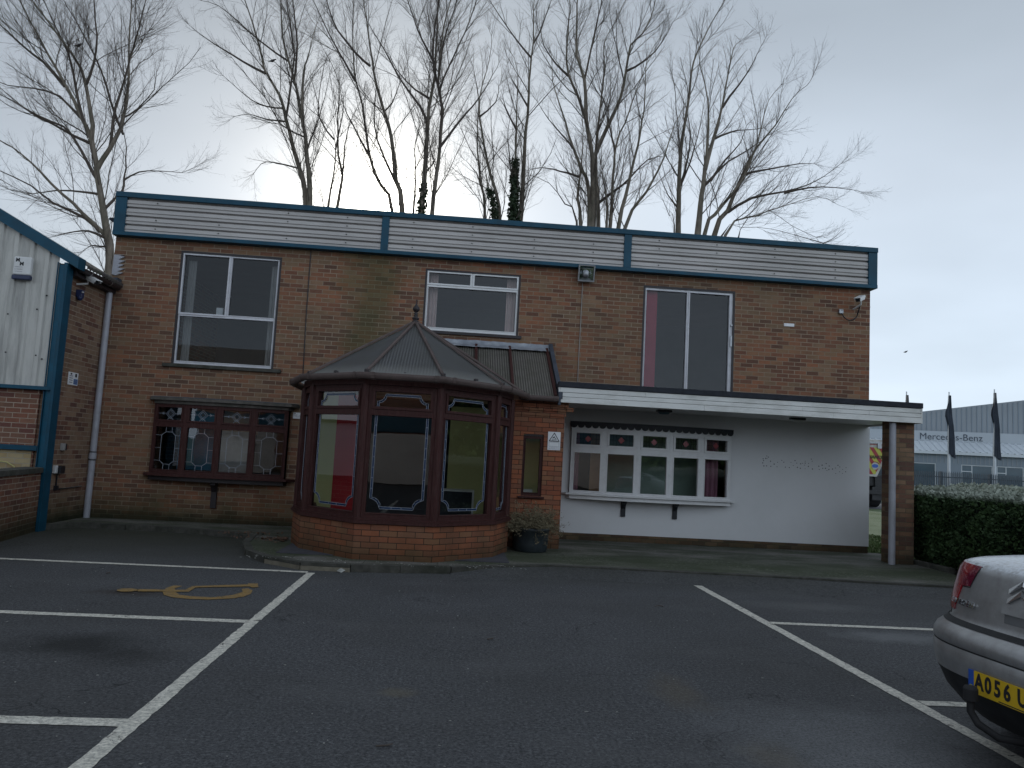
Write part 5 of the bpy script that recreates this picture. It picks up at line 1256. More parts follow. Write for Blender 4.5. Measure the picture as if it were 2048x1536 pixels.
    def patch(name,poly_rows,mat,d=.006,par=bd,th=None):
        m=MB().mat(mat); rows=[[tuple(spt(y,z,d)) for y,z in r] for r in poly_rows]; m.grid(rows,False,True)
        # closed rim down to the skin
        rim=rows[0]+[r[-1] for r in rows[1:]]+rows[-1][::-1][1:]+[r[0] for r in rows[::-1]][1:-1]
        rin=poly_rows[0]+[r[-1] for r in poly_rows[1:]]+poly_rows[-1][::-1][1:]+[r[0] for r in poly_rows[::-1]][1:-1]
        base=[tuple(spt(y,z,-.004)) for y,z in rin]
        for j in range(len(rim)): q=(j+1)%len(rim); m.face([rim[j],base[j],base[q],rim[q]])
        return m.build(name,par,auto_uv=False)
    def interp(a,b,k): return [(a[0]+(b[0]-a[0])*i/k,a[1]+(b[1]-a[1])*i/k) for i in range(k+1)]
    for sg in (1,-1):
        # angular tail lamp: broad top on the lid, narrowing down the wing
        def yi(z): return .405+(1.01-z)*.42 if z>.893 else min(.885,.53+(0.893-z)*.35)
        zs=[.75,.775,.80,.83,.86,.888,.8955,.92,.95,.98,1.012]
        rows=[]
        for z in zs:
            w=[r_[3] for r_ in lv if r_[0]<=z+.03][-1]
            y1=w-.012; y0=yi(z)
            rows.append([(sg*(y0+(y1-y0)*k/8),z) for k in range(9)])
        patch('tail_lamp',rows,'lamp_red',.007)
        m=MB().mat('valance')
    m=MB().mat('valance')
    def seam(pts,w=.005):
        q=[]
        for a,b in zip(pts,pts[1:]): q+=interp(a,b,8)[:-1]
        q.append(pts[-1]); P3=[spt(y,z,.0012) for y,z in q]; m.tube(P3,[w*.45]*len(P3),4,True,False)
    seam([(.40,1.01),(.455,.890),(.57,.884),(.655,.745),(.64,.722)],.005)
    seam([(-.40,1.01),(-.455,.890),(-.57,.884),(-.655,.745),(-.64,.722)],.005)
    m.build('shut_line',bd,auto_uv=False)
    # double chevron badge
    m=MB().mat('chrome'); 
    for z0 in (.872,.922):
        for sg in (-1,1):
            a=spt(.075,z0+.062,.014); a2=spt(.075,z0+.034,.014); b=spt(.075+sg*.078,z0+.008,.014); b2=spt(.075+sg*.078,z0-.016,.012)
            n0=Vector((.012,0,0)); q=[a,b,b2,a2]; m.face([tuple(p) for p in (q if sg>0 else q[::-1])])
            for i in range(4): j=(i+1)%4; m.face([tuple(q[i]),tuple(q[j]),tuple(q[j]+n0),tuple(q[i]+n0)])
    m.build('badge',bd,auto_uv=False)
    # lettering laid on the lid: local right = -y (seen from behind), up = z
    def lidtext(body,size,y,z,mat,name,par,ext=.0015,off_=.0,d=.006,shear=0,sx=1):
        p=spt(y,z,d); pr=spt(y-.03,z,d); pu=spt(y,z+.015,d); xr_=(pr-p).normalized(); uz=(pu-p).normalized(); nz=xr_.cross(uz).normalized(); uz=nz.cross(xr_)
        Mx=Matrix(((xr_.x,uz.x,nz.x,p.x),(xr_.y,uz.y,nz.y,p.y),(xr_.z,uz.z,nz.z,p.z),(0,0,0,1)))
        return text(body,size,Mx,mat,par,name,ext,off_,shear,sx=sx)
    for ch,yy in zip('CITROËN',[.595-.034*i for i in range(7)]): lidtext(ch,.038,yy,.800,'chrome','lettering',bd,.004,.0012,.009,sx=1.25)
    # handle recess
    zz=[.742,.752,.765,.785,.80,.815,.83,.845,.855]
    patch('boot_handle',[[( (.085-.02*(abs(z-.80)>.05))*(1-2*k/10)+.085,z) for k in range(11)] for z in (.805,.82,.835,.848,.856)],'car_silver',.016)
    patch('handle_recess',[[( .075*(1-2*k/10)+.085,z) for k in range(11)] for z in (.760,.770,.788,.804)],'car_silver_shade',.0025)
    # number plate in the lower bumper
    pm=Vector((0,0,.478)); c=spt(0,.478,.006)
    pz0,pz1=.395,.506
    m=MB().mat('plate_yellow'); x_=-.012; m.box(x_,x_+.006,-.26,.222,pz0,pz1); m.mat('plate_blue').box(x_,x_+.006,.2222,.26,pz0,pz1); pt_=m.build('number_plate',t)
    Mx=Matrix(((0,0,-1,x_-.0012),(-1,0,0,0),(0,1,0,0),(0,0,0,1)))
    for ch,yy in zip('AO56 UKH',(.187,.127,.067,.007,0,-.085,-.145,-.205)):
        if ch==' ' : continue
        text({'O':'0'}.get(ch,ch),.108,Matrix.Translation((0,yy,(pz0+pz1)/2+.004))@Mx,'ink',pt_,'lettering',.0008,.0035,sx=.80)
    m=MB().mat('ink'); m.box(x_-.001,x_,-.12,.06,pz0+.004,pz0+.009); m.mat('truck_yellow').box(x_-.001,x_,.232,.250,pz0+.02,pz0+.038); m.build('plate_marks',pt_)
    # tow bar
    m=MB().mat('rubber'); m.tube([(-.10,.14,.385),(-.10,.14,.44)],.034,14); m.lathe([(0,.018),(.028,.012),(.034,0)],(-.10,.14,.44),14); tb=m.build('tow_bar',t)
    m=MB().mat('rubber'); m.tube([(-.10,.14,.39),(-.10,.14,.33),(-.085,.11,.28),(-.03,.04,.235),(.08,0,.225),(.35,0,.25)],.019,10); m.build('tow_arm',tb)
    for x in (.95,3.72):
        for sg in (-1,1):
            m=MB().mat('rubber'); m.tube([(x,sg*.70,.31),(x,sg*.885,.31)],.31,24); w=m.build('wheel',t); m=MB().mat('metal_grey'); m.tube([(x,sg*.72,.31),(x,sg*.895,.31)],.20,16); m.build('rim',w)
    for sg in (-1,1):
        m=MB().mat('car_silver'); m.box(2.75,2.95,sg*.90-.09,sg*.90+.09,.98,1.12); m.build('mirror',t,bevel=.03)
    return t
car()
# ---------------------------------------------------------------- what stands behind the camera, plus an added pale wall, seen only as reflections
K=empty('opposite_warehouse',(-3,-13,0),'brick warehouse with blue band and ribbed shutter across the yard','building')
m=MB().mat('brick_left'); m.box(-14,8,-8,-.02,0,6.2); m.build('wall',K)
m=MB().mat('teal'); m.box(-14,8,-.02,.1,2.2,2.9); m.build('fascia_band',K)
m=MB().mat('cladding'); x=-14.0
while x<8: m.box(x,x+.2,-.02,.06,4.4,6.2); m.box(x+.2,x+.26,-.02,.02,4.4,6.2); x+=.26
m.build('upper_cladding',K)
m=MB().mat('cladding'); z=.05
while z<2.1: m.box(-9,4.4,.0,.06,z,z+.09); m.box(-9,4.4,.0,.03,z+.09,z+.13); z+=.13
m.build('shutter',K)
K3=empty('reflected_wall',(-12,9,0),'pale wall added out of view for its reflection in the bay panes','wall')  # unseen pale wall, added so the bay's left panes have something light to reflect
m=MB().mat('render_white'); m.box(-.2,0,-9,5,0,2.1); m.build('rendering',K3); m=MB().mat('kerb_stone'); m.box(-.25,.05,-9,5,2.101,2.18); m.build('coping',K3)
K4=empty('side_hedge',(17,2,0),'tall green hedge beyond the clipped hedge, out past the cars','hedge')
g=np.random.default_rng(25); n=12000; cards('foliage',K4,'hedge_leaf2',np.c_[g.normal(0,.5,n),g.uniform(-10,13,n),g.uniform(0,4.2,n)],(.15,.4),26)
m=MB().mat('hedge_core'); m.box(-.3,.3,-10,12.8,0,3.9); m.build('inner_branches',K4)
K2=empty('opposite_hedge',(8,-12,0),'tall green hedge across the yard beyond the parked car','hedge')
g=np.random.default_rng(15); n=9000; cards('foliage',K2,'hedge_leaf2',np.c_[g.uniform(-3,14,n),g.normal(0,.5,n),g.uniform(0,3.2,n)],(.15,.4),16)
m=MB().mat('hedge_core'); m.box(-3,14,-.3,.3,0,2.9); m.build('inner_branches',K2)
# ---------------------------------------------------------------- bare poplars and willows
TREES={
 'L':(18.5,[(0.17,[(-8.4,5.52),(-8.54,6.19),(-8.71,6.82),(-8.92,7.58),(-8.97,7.84),(-9.18,8.52),(-9.48,9.1),(-9.93,9.85),(-10.65,10.94),(-11.15,11.78)]),(0.08,[(-9.17,8.43),(-9.17,8.86),(-9.32,9.47),(-9.56,10.24),(-10.03,10.86),(-10.83,11.81)]),(0.05,[(-9.36,8.85),(-9.58,9.44),(-9.75,10.13),(-9.93,10.65),(-10.28,11.28),(-10.58,11.84)]),(0.08,[(-8.93,7.84),(-8.75,8.33),(-8.55,8.92),(-8.5,9.54),(-8.53,10.24),(-8.62,11.13),(-8.68,12.02)]),(0.05,[(-8.77,8.33),(-8.69,9.35),(-8.54,9.93),(-8.41,10.7),(-8.27,11.39),(-8.17,12.08)]),(0.045,[(-9.34,9.73),(-9.25,10.4),(-9.25,11.07),(-9.38,11.95)]),(0.05,[(-8.36,6.85),(-8.32,7.28),(-8.32,7.63),(-8.33,8.15),(-8.41,8.62),(-8.53,8.92)]),(0.07,[(-8.65,6.23),(-8.94,6.5),(-9.34,6.86),(-9.86,7.29),(-10.31,7.73),(-10.74,8.04),(-11.17,8.26),(-11.5,8.4)]),(0.06,[(-8.66,6.21),(-9.06,6.54),(-9.82,6.86),(-10.34,7.21),(-11.09,7.53),(-11.46,7.68)]),(0.05,[(-8.61,6.1),(-8.78,6.2),(-9.03,6.2),(-9.34,6.09),(-9.64,5.94)]),(0.06,[(-8.95,7.45),(-9.16,7.91),(-9.5,8.44),(-9.77,8.73),(-10.44,8.97),(-10.87,9.2),(-11.29,9.38),(-11.63,9.52)]),(0.05,[(-9.18,8.3),(-9.59,8.57),(-10.1,8.83),(-10.61,9.04),(-11.05,9.36),(-11.49,9.71)]),(0.045,[(-9.93,9.85),(-10.51,10.37),(-11.04,10.76),(-11.48,11.12),(-11.76,11.36)]),(0.04,[(-9.48,9.1),(-9.97,9.5),(-10.51,9.6),(-11.07,9.57),(-11.58,9.74)]),(0.04,[(-8.86,7.11),(-9.21,7.23),(-9.86,7.23),(-10.44,7.12),(-11.05,7.2)]),(0.03,[(-8.46,9.1),(-8.21,9.43),(-7.88,9.95),(-7.86,10.4)]),(0.03,[(-8.28,7.63),(-8.01,7.83),(-7.61,7.9),(-7.03,7.91)]),(0.035,[(-8.54,5.77),(-8.67,5.89),(-8.84,5.9),(-9.02,5.73)]),(0.04,[(-8.56,8.83),(-8.83,9.51),(-9.11,10.28),(-9.41,10.83),(-9.76,11.38)])]),
 'A':(23,[(0.12,[(-4.88,8.57),(-5.38,10.35),(-5.67,11.25),(-5.9,11.92),(-6.35,12.58),(-6.46,12.95),(-6.7,13.67),(-6.98,14.4),(-7.26,15.08)]),(0.05,[(-6.35,12.58),(-7.07,12.89),(-7.71,13.25),(-8.26,13.57),(-8.82,13.99)]),(0.12,[(-4.74,8.58),(-4.96,10.25),(-5.13,11.07),(-5.24,11.38),(-5.44,12.2),(-5.66,12.83),(-6.01,13.88),(-6.15,15.05),(-6.16,15.43)]),(0.07,[(-5.13,11.07),(-5.27,12.59),(-5.16,13.16),(-5.08,13.83),(-4.9,14.51)]),(0.05,[(-5.6,12.65),(-5.55,13.69),(-5.8,15.09),(-5.85,15.46)]),(0.05,[(-5.65,11.3),(-5.59,12.19),(-5.56,13.22),(-5.85,14.61),(-5.92,15.31)]),(0.03,[(-5.69,11.02),(-6.23,11.16),(-6.76,11.29),(-7.19,11.19)]),(0.03,[(-5.81,11.61),(-6.26,11.54),(-6.71,11.71),(-7.18,12.04),(-7.6,12.38)]),(0.03,[(-5.34,9.9),(-5.95,9.87),(-6.29,9.8),(-6.48,9.48)]),(0.04,[(-4.93,10.48),(-4.66,11.24),(-4.53,11.91),(-4.4,12.57)]),(0.03,[(-5.1,10.65),(-5.78,11.01),(-6.28,11.75),(-6.85,12.35),(-7.33,12.86)]),(0.035,[(-6.0,13.18),(-6.6,13.59),(-7.26,14.09),(-7.91,14.54),(-8.36,14.6)])]),
 'B':(24,[(0.07,[(-4.42,8.9),(-4.32,9.98),(-4.32,10.85),(-4.47,11.41),(-4.87,11.77),(-5.08,12.14)]),(0.08,[(-4.14,8.93),(-4.05,10.01),(-4.23,10.66),(-4.33,11.91),(-4.36,12.98),(-4.85,13.96),(-5.11,14.33)]),(0.04,[(-4.3,10.94),(-4.22,11.68),(-4.18,12.41),(-4.31,12.94)]),(0.04,[(-4.06,10.1),(-4.03,10.97),(-3.89,11.66),(-3.65,12.21)]),(0.035,[(-4.44,11.03),(-4.86,11.72),(-4.81,12.84),(-4.62,13.44)])]),
 'C':(23.5,[(0.08,[(-2.36,8.79),(-2.9,9.8),(-3.21,10.64),(-3.55,12.23),(-3.92,13.54),(-4.08,15.57),(-4.13,15.86)]),(0.13,[(-2.04,8.76),(-2.29,9.73),(-2.44,10.66),(-2.68,11.59),(-3.14,12.84),(-3.4,14.02),(-3.74,15.6),(-3.83,15.89)]),(0.06,[(-2.28,9.68),(-2.8,10.63),(-3.09,11.46),(-3.13,12.75),(-3.36,13.45)]),(0.05,[(-3.21,10.69),(-3.77,11.5),(-4.14,12.18),(-4.24,12.74)]),(0.05,[(-3.31,13.36),(-3.84,13.79),(-4.44,14.46),(-4.76,15.16),(-4.94,15.68)]),(0.04,[(-2.7,11.83),(-2.6,12.31),(-2.41,13.0),(-2.2,13.9)]),(0.04,[(-3.85,13.26),(-4.2,13.61),(-4.61,14.25),(-5.13,15.17)]),(0.06,[(-1.68,8.84),(-1.78,10.95),(-1.68,11.63),(-1.9,12.18),(-2.07,12.6)])]),
 'D':(22.5,[(0.13,[(-1.39,8.5),(-1.38,10.35),(-1.38,11.72),(-1.27,12.79),(-1.3,14.05),(-1.33,15.22),(-1.35,15.6)]),(0.1,[(-1.09,8.48),(-0.99,10.38),(-0.98,11.76),(-1.16,12.43),(-1.15,13.36),(-1.1,14.3),(-0.93,15.26),(-0.89,15.65)]),(0.06,[(-1.4,11.26),(-1.65,11.74),(-2.26,12.47),(-2.81,13.35),(-3.2,13.87),(-3.5,14.4)]),(0.05,[(-1.35,11.95),(-1.86,12.37),(-2.43,12.96),(-2.73,13.54)]),(0.06,[(-0.98,10.31),(-1.0,11.77),(-1.1,12.3),(-0.86,13.02),(-0.33,14.42),(-0.1,15.35),(-0.02,15.66)]),(0.06,[(-0.97,10.5),(-0.48,11.37),(0.13,12.26),(0.47,12.99),(0.64,13.4)]),(0.05,[(-1.1,12.3),(-1.35,13.22),(-1.37,14.22),(-1.29,15.23),(-1.26,15.58)]),(0.05,[(-1.27,13.12),(-1.55,13.65),(-1.9,14.32),(-2.22,15.14)]),(0.04,[(-1.24,12.98),(-1.07,13.99),(-0.84,14.87),(-0.73,15.49)]),(0.04,[(-1.35,9.81),(-1.11,10.19),(-1.3,10.49)])]),
 'E':(22.5,[(0.07,[(0.51,8.4),(0.26,10.02),(0.12,11.13),(0.1,12.36),(-0.14,13.58)]),(0.09,[(0.96,8.41),(0.48,10.18),(0.26,11.14),(0.11,12.12),(0.35,13.38),(0.36,14.03)]),(0.1,[(0.8,8.4),(0.52,9.46),(0.35,10.42)]),(0.04,[(0.26,11.54),(0.61,12.11),(0.68,12.61)]),(0.04,[(0.44,9.79),(0.16,10.16),(-0.16,10.62)]),(0.035,[(0.47,8.78),(0.11,9.28),(-0.34,9.73)])]),
 'F':(22.5,[(0.09,[(1.38,8.44),(1.31,9.77),(1.26,11.23),(1.19,12.96),(0.97,13.44)]),(0.05,[(1.26,8.89),(1.11,10.48),(1.02,11.21),(1.14,12.06)]),(0.04,[(1.26,11.23),(0.91,11.84),(0.8,12.23)]),(0.12,[(1.59,8.46),(1.62,9.79),(1.61,11.26),(1.65,12.4),(1.64,13.5),(1.71,14.51),(1.66,15.52),(1.66,15.88)]),(0.04,[(1.65,12.3),(1.23,13.06),(0.99,13.54)]),(0.04,[(1.64,14.0),(1.25,14.47),(0.84,15.03)]),(0.04,[(1.72,14.36),(1.91,14.94),(2.07,15.56)])]),
 'G':(22,[(0.09,[(3.39,8.3),(3.23,9.26),(3.27,9.98),(3.32,10.95),(3.25,11.91)]),(0.12,[(3.62,8.29),(3.49,9.76),(3.31,10.08),(2.99,10.82),(2.62,11.86),(2.29,12.8),(2.2,13.63)]),(0.13,[(3.72,8.3),(3.6,10.49),(3.38,11.68),(3.1,12.49),(2.79,13.19),(2.7,14.07),(2.74,15.32),(2.73,15.67)]),(0.09,[(3.85,8.31),(3.74,10.5),(3.83,12.21),(3.96,13.75),(3.96,14.69),(4.29,15.48)]),(0.06,[(4.09,8.31),(3.99,9.56),(3.78,10.51),(3.74,10.98)]),(0.08,[(4.21,8.29),(4.25,10.79),(4.48,11.53),(4.77,12.54),(5.07,13.4),(5.39,14.08)]),(0.09,[(4.42,8.31),(4.65,9.61),(4.96,11.24),(5.07,12.32),(5.07,13.55),(5.47,14.34)]),(0.08,[(4.61,8.32),(5.18,9.42),(5.62,10.42),(5.87,11.41),(6.22,12.18)]),(0.09,[(3.62,10.49),(4.05,11.59),(4.43,12.61),(4.57,13.51),(4.7,14.36),(5.07,14.8),(5.34,15.43),(5.42,15.84)]),(0.08,[(3.38,11.68),(3.27,12.99),(3.0,13.71),(2.93,15.34),(2.92,15.69)]),(0.06,[(3.83,8.98),(4.55,9.75),(5.28,10.58),(5.75,10.72)]),(0.05,[(3.25,9.84),(2.94,10.05),(2.46,10.16),(2.08,10.22),(1.72,10.12)]),(0.05,[(3.15,8.35),(2.8,8.9),(2.31,9.52),(1.78,9.72)]),(0.05,[(2.74,13.09),(2.39,13.5),(1.99,14.06),(1.86,14.64)]),(0.04,[(2.99,10.82),(2.7,11.09),(2.2,11.58),(1.85,12.08)]),(0.05,[(4.62,13.36),(5.15,13.81),(5.62,14.4),(5.89,14.98)]),(0.04,[(3.28,12.9),(3.42,13.99),(3.57,14.9),(3.64,15.61)]),(0.04,[(4.27,10.84),(4.05,11.4),(3.94,11.97),(3.56,12.82)])]),
 'H':(22.5,[(0.12,[(6.39,8.43),(6.35,10.19),(6.41,11.49),(6.57,12.82),(6.6,13.61),(6.78,14.26),(7.07,14.98),(7.37,15.6)]),(0.04,[(6.36,9.27),(6.02,9.65),(5.74,10.25)]),(0.05,[(6.44,9.94),(6.68,11.26),(6.53,12.6),(6.09,13.46)]),(0.04,[(6.44,9.89),(6.69,10.74),(6.96,11.91),(7.09,12.86)]),(0.035,[(6.25,8.7),(6.04,8.94),(5.82,9.33)])]),
 'I':(21.5,[(0.13,[(6.66,8.12),(6.76,9.62),(6.83,10.61),(6.8,12.11),(6.55,13.09),(6.43,13.84)]),(0.09,[(6.84,10.31),(7.06,11.13),(7.32,12.15),(7.49,13.18),(7.67,14.06),(7.86,14.34)]),(0.08,[(6.83,8.13),(7.13,8.76),(7.88,9.8),(8.25,10.68),(8.48,11.5),(8.71,12.43),(9.1,12.97)]),(0.11,[(7.19,8.13),(7.61,9.04),(8.07,10.22),(8.49,11.05),(9.07,11.85),(9.56,12.71),(10.05,13.21),(10.25,13.54)]),(0.06,[(7.6,9.09),(8.38,9.5),(9.36,9.77),(10.06,10.03),(10.6,10.37),(11.15,10.82)]),(0.06,[(7.44,8.15),(8.4,8.86),(9.13,9.21),(10.36,9.7),(10.91,9.65)]),(0.05,[(7.34,8.14),(8.01,8.49),(8.9,8.55),(9.64,8.46),(10.58,8.29)]),(0.06,[(6.81,9.62),(7.47,10.37),(8.15,10.82),(8.59,11.21)]),(0.05,[(7.06,10.98),(7.64,11.43),(8.13,11.62),(8.82,11.83)]),(0.05,[(8.09,10.17),(8.85,10.43),(9.84,10.71),(10.34,10.8)]),(0.05,[(7.32,12.2),(7.8,12.85),(8.18,13.5),(8.42,14.08)]),(0.04,[(9.36,9.77),(10.11,9.93),(10.86,9.94),(11.36,9.88)]),(0.04,[(7.92,8.38),(8.49,8.87),(8.88,9.09),(9.63,8.71),(10.38,8.47)]),(0.05,[(6.9,9.78),(7.37,10.41),(7.8,10.94),(7.94,11.45)])]),
}

def tubes_mesh(groups,name,parent,mat):
    """groups: list of (points array (n,k,3), radii (n,k), sides)"""
    V=[];F=[];o=0
    for P,Rr,s in groups:
        if len(P)==0: continue
        n,k,_=P.shape
        T=np.empty_like(P); T[:,1:-1]=P[:,2:]-P[:,:-2]; T[:,0]=P[:,1]-P[:,0]; T[:,-1]=P[:,-1]-P[:,-2]
        T/=np.linalg.norm(T,axis=2,keepdims=True)+1e-9
        ref=np.tile(np.array([.31,.9,.2]),(n,k,1)); A=np.cross(T,ref); A/=np.linalg.norm(A,axis=2,keepdims=True)+1e-9; Bv=np.cross(T,A)
        ang=2*np.pi*np.arange(s)/s
        vv=P[:,:,None,:]+Rr[:,:,None,None]*(A[:,:,None,:]*np.cos(ang)[None,None,:,None]+Bv[:,:,None,:]*np.sin(ang)[None,None,:,None])
        V.append(vv.reshape(-1,3))
        base=o+(np.arange(n)[:,None,None]*k+np.arange(k-1)[None,:,None])*s+np.arange(s)[None,None,:]
        nxt=o+(np.arange(n)[:,None,None]*k+np.arange(k-1)[None,:,None])*s+((np.arange(s)+1)%s)[None,None,:]
        F.append(np.stack([base,nxt,nxt+s,base+s],-1).reshape(-1,4)); o+=n*k*s
    V=np.concatenate(V); F=np.concatenate(F).astype(np.int32)
    me=bpy.data.meshes.new(name); me.vertices.add(len(V)); me.vertices.foreach_set('co',V.astype(np.float32).ravel()); me.loops.add(F.size); me.loops.foreach_set('vertex_index',F.ravel())
    me.polygons.add(len(F)); me.polygons.foreach_set('loop_start',np.arange(0,F.size,4,dtype=np.int32)); me.polygons.foreach_set('loop_total',np.full(len(F),4,dtype=np.int32))
    me.polygons.foreach_set('use_smooth',np.ones(len(F),dtype=bool)); me.materials.append(MATS[mat]); me.update(calc_edges=True)
    return link(bpy.data.objects.new(name,me),parent)
def smooth(pts,step):
    P=np.array(pts,float); out=[]
    for i in range(len(P)-1):
        p0=P[max(i-1,0)];p1=P[i];p2=P[i+1];p3=P[min(i+2,len(P)-1)]; n=max(2,int(np.linalg.norm(p2-p1)/step))
        for j in range(n):
            t=j/n; out.append(.5*((2*p1)+(-p0+p2)*t+(2*p0-5*p1+4*p2-p3)*t*t+(-p0+3*p1-3*p2+p3)*t**3))
    out.append(P[-1]); return np.array(out)
def unit(v): return v/(np.linalg.norm(v,axis=-1,keepdims=True)+1e-9)
def grow(g,base,dirs,length,k,wob,up):
    """curved shoots: arrays of start points, directions, lengths -> (n,k,3)"""
    n=len(base); P=np.empty((n,k,3)); P[:,0]=base; d=dirs.copy()
    for j in range(1,k):
        d=unit(d+g.normal(0,wob,(n,3))+np.array([0,0,up])); P[:,j]=P[:,j-1]+d*(length/(k-1))[:,None]
    return P
def off_dirs(g,T,lo,hi):
    n=len(T); r=unit(np.cross(T,unit(g.normal(size=(n,3))))); a=g.uniform(lo,hi,n)[:,None]
    return unit(T*np.cos(a)+r*np.sin(a))
def tree(key,name,label,cat='tree',dens=1.0,spread=1.0,ivy=None,group=None,twigl=1.0):
    Y,stems=TREES[key]; g=np.random.default_rng(abs(hash(key))%1 + sum(map(ord,key))*7)
    x0=stems[0][1][0][0]
    t=empty(name,(x0,Y,0),label,cat,group); off_=np.array([x0,Y,0])
    trunk=[];limbs=[];tw1=[];tw2=[]; SP=[];ST=[];SL=[];SR=[]
    for si,(r0,pts) in enumerate(stems):
        ys=g.normal(0,.5) ; curv=g.normal(0,.35)
        low=pts[0][1]<(9.0 if Y>20 else 5.75) and abs(pts[0][0]-x0)<3.2 and r0>=.035 and pts[0][1]<8.95
        zz=[p[1] for p in pts]; P=[]
        for i,(x,z) in enumerate(pts):
            u=i/(len(pts)-1); P.append([x,Y+ys*.35+curv*u*.9,z])
        if not low and trunk:
            # join the limb to the closest point of what has grown so far
            A_=np.concatenate([q[0] for q in trunk]); d_=np.hypot(A_[:,0]-P[0][0],A_[:,2]-P[0][2]); j=int(np.argmin(d_)); q=A_[j]; dy=q[1]-P[0][1]
            for p_ in P: p_[1]+=dy
            if d_[j]<.8: P=[[float(q[0]),float(q[1]),float(q[2])-.05]]+(P if d_[j]>.45 else P[1:])
        if low: P=[(x0+(P[0][0]-x0)*.75,Y+ys*.2,-.05),((x0*.25+P[0][0]*.75),Y+ys*.5,P[0][2]*.55)]+P
        # continue a stem that leaves the picture
        if P[-1][2]>(15.0 if Y>20 else 11.3):
            q,w=P[-1],P[-2]; l=math.dist(q,w); P.append([q[0]+(q[0]-w[0])/l*1.6,q[1],q[2]+(q[2]-w[2])/l*1.6])
        S_=smooth(P,.35); n=len(S_)
        S_[1:-1]+=g.normal(0,.007,(n-2,3))
        u=np.linspace(0,1,n); h=S_[:,2]; hb=max(P[0][2],8.0 if Y>20 else 4.0)
        f=np.clip((h-hb)/max(.5,h[-1]-hb),0,1) if low else u
        Rr=r0*.70*(1-f)**1.45+ .0065
        if low: Rr=Rr*(1+.25*np.clip((hb-h)/hb,0,1))
        trunk.append((S_,Rr))
        T=unit(np.gradient(S_,axis=0))
        # side branches
        seg=np.linalg.norm(np.diff(S_,axis=0),axis=1); cum=np.r_[0,np.cumsum(seg)]; tot=cum[-1]
        start=(np.interp(hb+.2,h,cum) if low else tot*.12)
        s=start
        while s<tot-.1:
            i=min(n-1,int(np.searchsorted(cum,s))); rem=tot-s
            SP.append(S_[i]);ST.append(T[i]);SL.append((.35+.34*min(rem,5.0))*g.uniform(.45,1.25)*spread);SR.append(Rr[i])
            s+=g.uniform(.15,.36)/dens
        # fine end shoots
        for _ in range(4): SP.append(S_[-1]);ST.append(T[-1]);SL.append(g.uniform(.5,1.1));SR.append(Rr[-1]*1.2)
    SP=np.array(SP);ST=np.array(ST);SL=np.array(SL);SR=np.array(SR)
    D=off_dirs(g,ST,R(16),R(44)); B_=grow(g,SP,D,SL,7,.09,.09); br=np.minimum(SR*.5,.0035+SL*.0055)[:,None]*np.linspace(1,.35,7)[None,:]
    # twigs on the branches
    def spawn(P,L,gap,lmin,lmax,k,wob,up,r0,lo,hi):
        n,kk,_=P.shape; cnt=np.maximum(1,(L/gap).astype(int)); idx=np.repeat(np.arange(n),cnt); u=g.uniform(.12,1,len(idx))*(kk-1); a=np.minimum(u.astype(int),kk-2); f=(u-a)[:,None]
        base=P[idx,a]*(1-f)+P[idx,a+1]*f; T=unit(P[idx,a+1]-P[idx,a]); l=g.uniform(lmin,lmax,len(idx))*np.clip(L[idx],.5,1.6)*(1.15-.6*u/(kk-1))
        Q=grow(g,base,off_dirs(g,T,lo,hi),l,k,wob,up); rr=(r0*np.clip(l,.3,1.2))[:,None]*np.linspace(1,.45,k)[None,:]
        return Q,rr,l
    Q1,r1,l1=spawn(B_,SL,.075/dens,.25*twigl,.75*twigl,5,.10,.07,.0043,R(20),R(52))
    Q2,r2,l2=spawn(Q1,l1,.13/dens,.18*twigl,.45*twigl,4,.12,.05,.0031,R(22),R(55))
    # keep trunk pieces apart from crown pieces
    gr=[];thick=[]
    for S_,Rr in trunk: (thick if Rr[0]>.055 else gr).append((S_[None]-off_,Rr[None],10 if Rr[0]>.055 else 6))
    if not thick: thick=[gr.pop(0)]
    tubes_mesh(thick,'trunk',t,'bark')
    gr2=gr+[(B_-off_,br,4),(Q1-off_,r1,3),(Q2-off_,r2,3)]
    tubes_mesh(gr2,'crown',t,'twig')
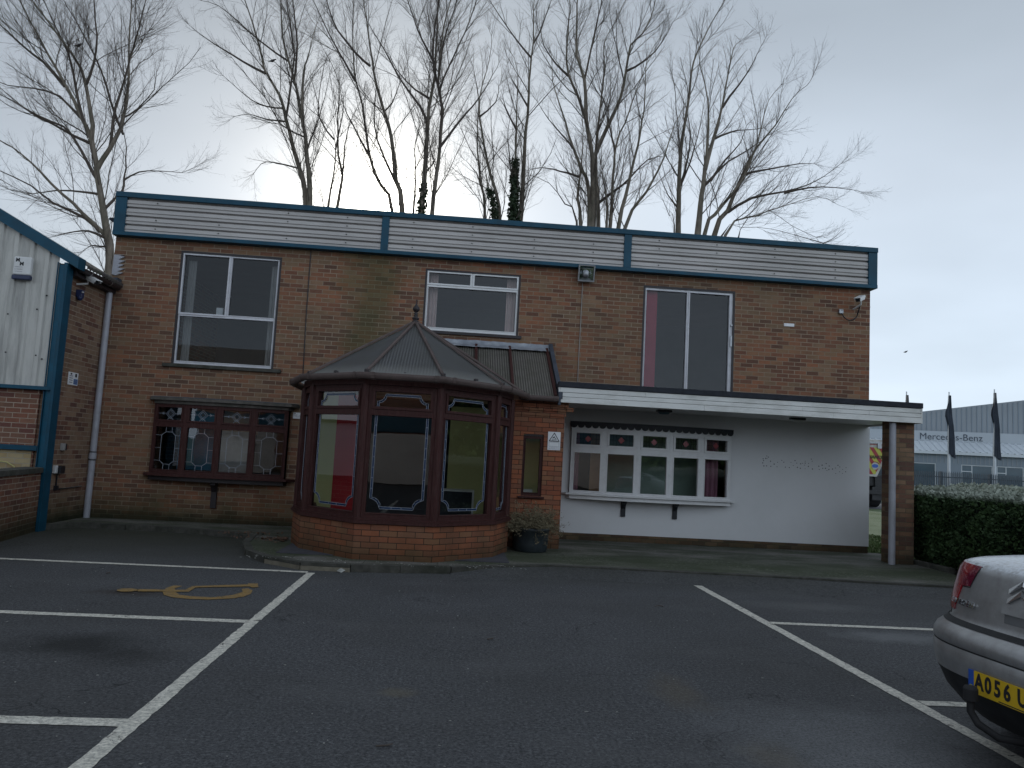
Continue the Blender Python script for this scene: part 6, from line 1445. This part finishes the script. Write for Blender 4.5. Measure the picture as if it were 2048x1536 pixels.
    if ivy:
        pts=[];r=random.Random(3)
        for (x,z0,z1,w) in ivy:
            # follow the nearest stem
            best=min(trunk,key=lambda q:abs(np.interp((z0+z1)/2,q[0][:,2],q[0][:,0])-x))
            n=int(800*(z1-z0)*w/.2)
            z=z0+(z1-z0)*g.random(n)**1.2; cx=np.interp(z,best[0][:,2],best[0][:,0]); cy=np.interp(z,best[0][:,2],best[0][:,1]); a=g.uniform(0,2*PI,n); rad=w*.75*(1-.6*((z-z0)/(z1-z0))**1.5)*(.45+.55*np.sin(z*6+a*2)**2)*np.sqrt(g.random(n))+.04
            pts.append(np.c_[cx+rad*np.cos(a),cy+rad*np.sin(a),z])
        cards('ivy',t,'ivy',np.concatenate(pts)-off_,(.05,.12),4)
    return t
grp='bare winter trees behind the office'
tree('L','bare_tree','large grey bare tree left of the office roof leaning over the clad unit',dens=1.05,spread=1.15,group=grp)
tree('A','bare_tree','tall bare twin stemmed tree above the left part of the parapet',group=grp)
tree('B','bare_tree','short thin bare tree just left of the sun glow',group=grp,dens=.9)
tree('C','bare_tree','leaning bare tree crossing the sun glow with one broken stem',group=grp)
tree('D','bare_tree','tall dense bare tree right of the sun with ivy at its foot',group=grp,ivy=[(-1.45,7.5,9.35,.17)],dens=1.05)
tree('E','bare_tree','slim bare tree with leaning ivy clad stem left of the ivy pair',group=grp,ivy=[(.65,7.5,9.4,.15)])
tree('F','bare_tree','slender upright bare tree with two ivy sleeved stems',group=grp,ivy=[(1.15,7.5,9.7,.13),(1.4,7.5,10.3,.17)],dens=.8)
tree('G','bare_tree','broad many stemmed bare tree above the right half of the parapet',group=grp)
tree('H','bare_tree','bare tree with one tall upright stem between the two broad ones',group=grp,dens=.9)
tree('I','bare_tree','bare tree at the right with limbs sweeping low out to the side',group=grp,dens=1.0)
# low scrub seen just above the parapet
def bird(loc,lab,s=1):
    t=empty('bird',loc,lab,'bird'); m=MB().mat('lead_black')
    rows=[]
    for x,r_,z in ((-.20,.01,-.05),(-.10,.04,-.02),(0,.075,0),(.08,.07,.03),(.13,.04,.07),(.17,.037,.10),(.20,.02,.10),(.225,.004,.095)): rows.append([(x*s,r_*s*math.cos(2*PI*j/10),z*s+r_*s*1.05*math.sin(2*PI*j/10)) for j in range(10)])
    m.grid(rows,True); m.build('body',t)
bird((-9.58,18.4,10.72),'dark pigeon perched in the large left tree',.5); bird((-6.23,22.9,13.03),'dark bird perched on the leaning limb of the twin stemmed tree',.55)
bird((19.99,33,7.08),'tiny dark bird flying in the empty sky at the right',.5)
